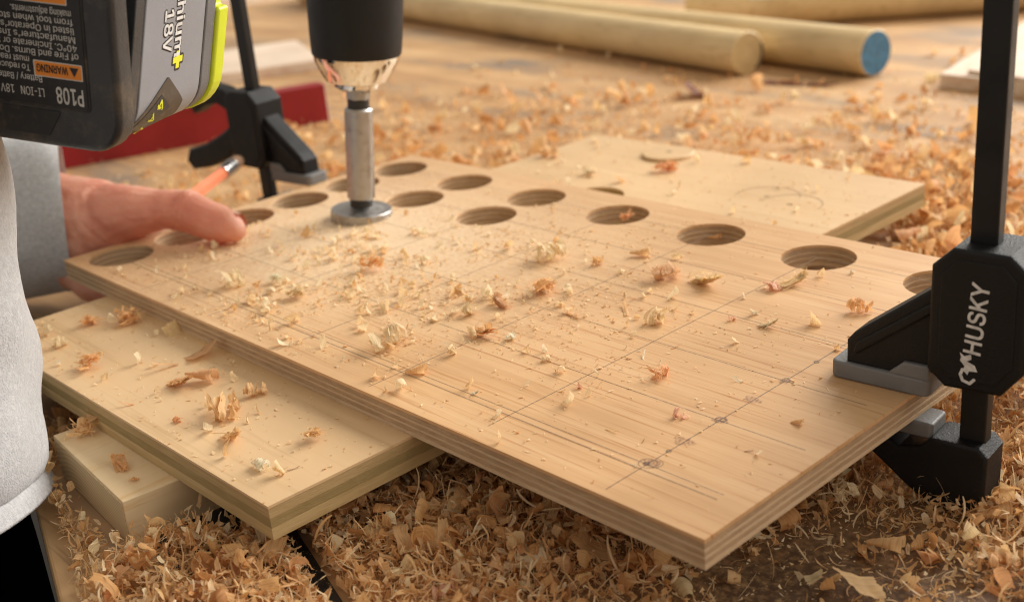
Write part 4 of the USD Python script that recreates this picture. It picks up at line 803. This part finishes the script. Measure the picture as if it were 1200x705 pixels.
single("wood_shavings", scatter(PROT, chips, g.uniform(.2, .95, len(chips)) * np.where(chips[:, 1] > 180, 1.3, np.where(g.uniform(0, 1, len(chips)) < .85, .72, 1.15)), 1.3, g), M["heap"], "heaps of tan wood shavings covering the bench around the boards", "shavings", kind="stuff", smooth=True)
single("wood_fibres", scatter(FIB, fibs, g.uniform(.6, 1.3, len(fibs)), 1.5, g), M["fibre"], "fine wood fibres tangled among the shavings on the bench", "wood fibres", kind="stuff")
flk = chips[g.uniform(0, 1, len(chips)) < .8] ; flk = np.vstack([flk + g.normal(size=flk.shape) * [5, 5, 0] + [0, 0, .6] for _ in range(3)])
flk = flk[~lumrect(flk[:, 0], flk[:, 1]) & (np.abs(nrm(flk[:, 0], flk[:, 1]) - 68) > 2.6) & (nrm(flk[:, 0], flk[:, 1]) > 3.5)]
FL2 = [tris(ribbon(U(2, 5), U(.8, 2.4), U(2, 6), U(4, 12), U(-.6, .6), 4, 2, 700 + k, .4, .15, (1, U(.3, 1)), U(-.4, .4))) for k in range(24)]
single("wood_flakes", scatter(FL2, flk, g.uniform(.6, 1.3, len(flk)), 1.2, g), M["fibre"], "small broken flakes mixed into the shavings on the bench", "wood flakes", kind="stuff", smooth=True)
# sawdust: on the oak board (thick round the bit, thinning to the right), the lower board and the bench
def on_oak(n, sx, cx, cy, sy):
    x, y = g.normal(cx, sx, n), g.normal(cy, sy, n)
    ok = (g.uniform(0, 1, len(x)) < np.clip((meshkit.fbm(np.stack([x / 16, y / 16, x * 0], -1), 3, 4) - .34) * 4.2, .04, 1)) & (x > BX0 + 2) & (x < BX1 - 3) & (y > BY0 + 2) & (y < BY1 - 2)
    for i, j in holes: ok &= np.hypot(x - i * P_, y - j * Q_) > HR + .3
    return np.stack([x[ok], y[ok], np.full(ok.sum(), .05)], 1)
dst = [on_oak(9000, 75, 105, 55, 50), on_oak(2500, 120, 170, 70, 70)]
x, y = g.uniform(x0, x1, 3000), g.uniform(y0, y1, 3000); ok = (y < BY0 - 1) | ((y > BY1 + 1) & (np.hypot(x - 104, y - 196) > 15)); dst.append(np.stack([x[ok], y[ok], np.full(ok.sum(), -8.5)], 1))
x, y = sample(60000, (60, -150), (450, 160)); ok = keep(x, y, np.clip(dens(x, y) + .12, 0, 1)); dst.append(np.stack([x[ok], y[ok], np.full(ok.sum(), BENCH + 1.25)], 1))
dst = np.vstack(dst); single("sawdust", scatter(FLK, dst, g.uniform(.35, 1.25, len(dst)), .4, g), M["crumb"], "pale sawdust specks strewn over the boards and the bench", "sawdust", kind="stuff")
bits = [on_oak(950, 62, 105, 45, 40), on_oak(150, 110, 190, 80, 60)]
x, y = g.uniform(x0 + 4, x1 - 4, 170), g.uniform(y0 + 4, y1 - 4, 170); ok = (y < BY0 - 3) | (y > BY1 + 3); bits.append(np.stack([x[ok], y[ok], np.full(ok.sum(), -8.45)], 1))
bits = np.vstack(bits); single("shaving_crumbs", scatter(PROT, bits, g.uniform(.12, .55, len(bits)) , .8, g), M["crumb"], "small shaving crumbs sprinkled among the dust on the boards", "crumbs", kind="stuff", smooth=True)
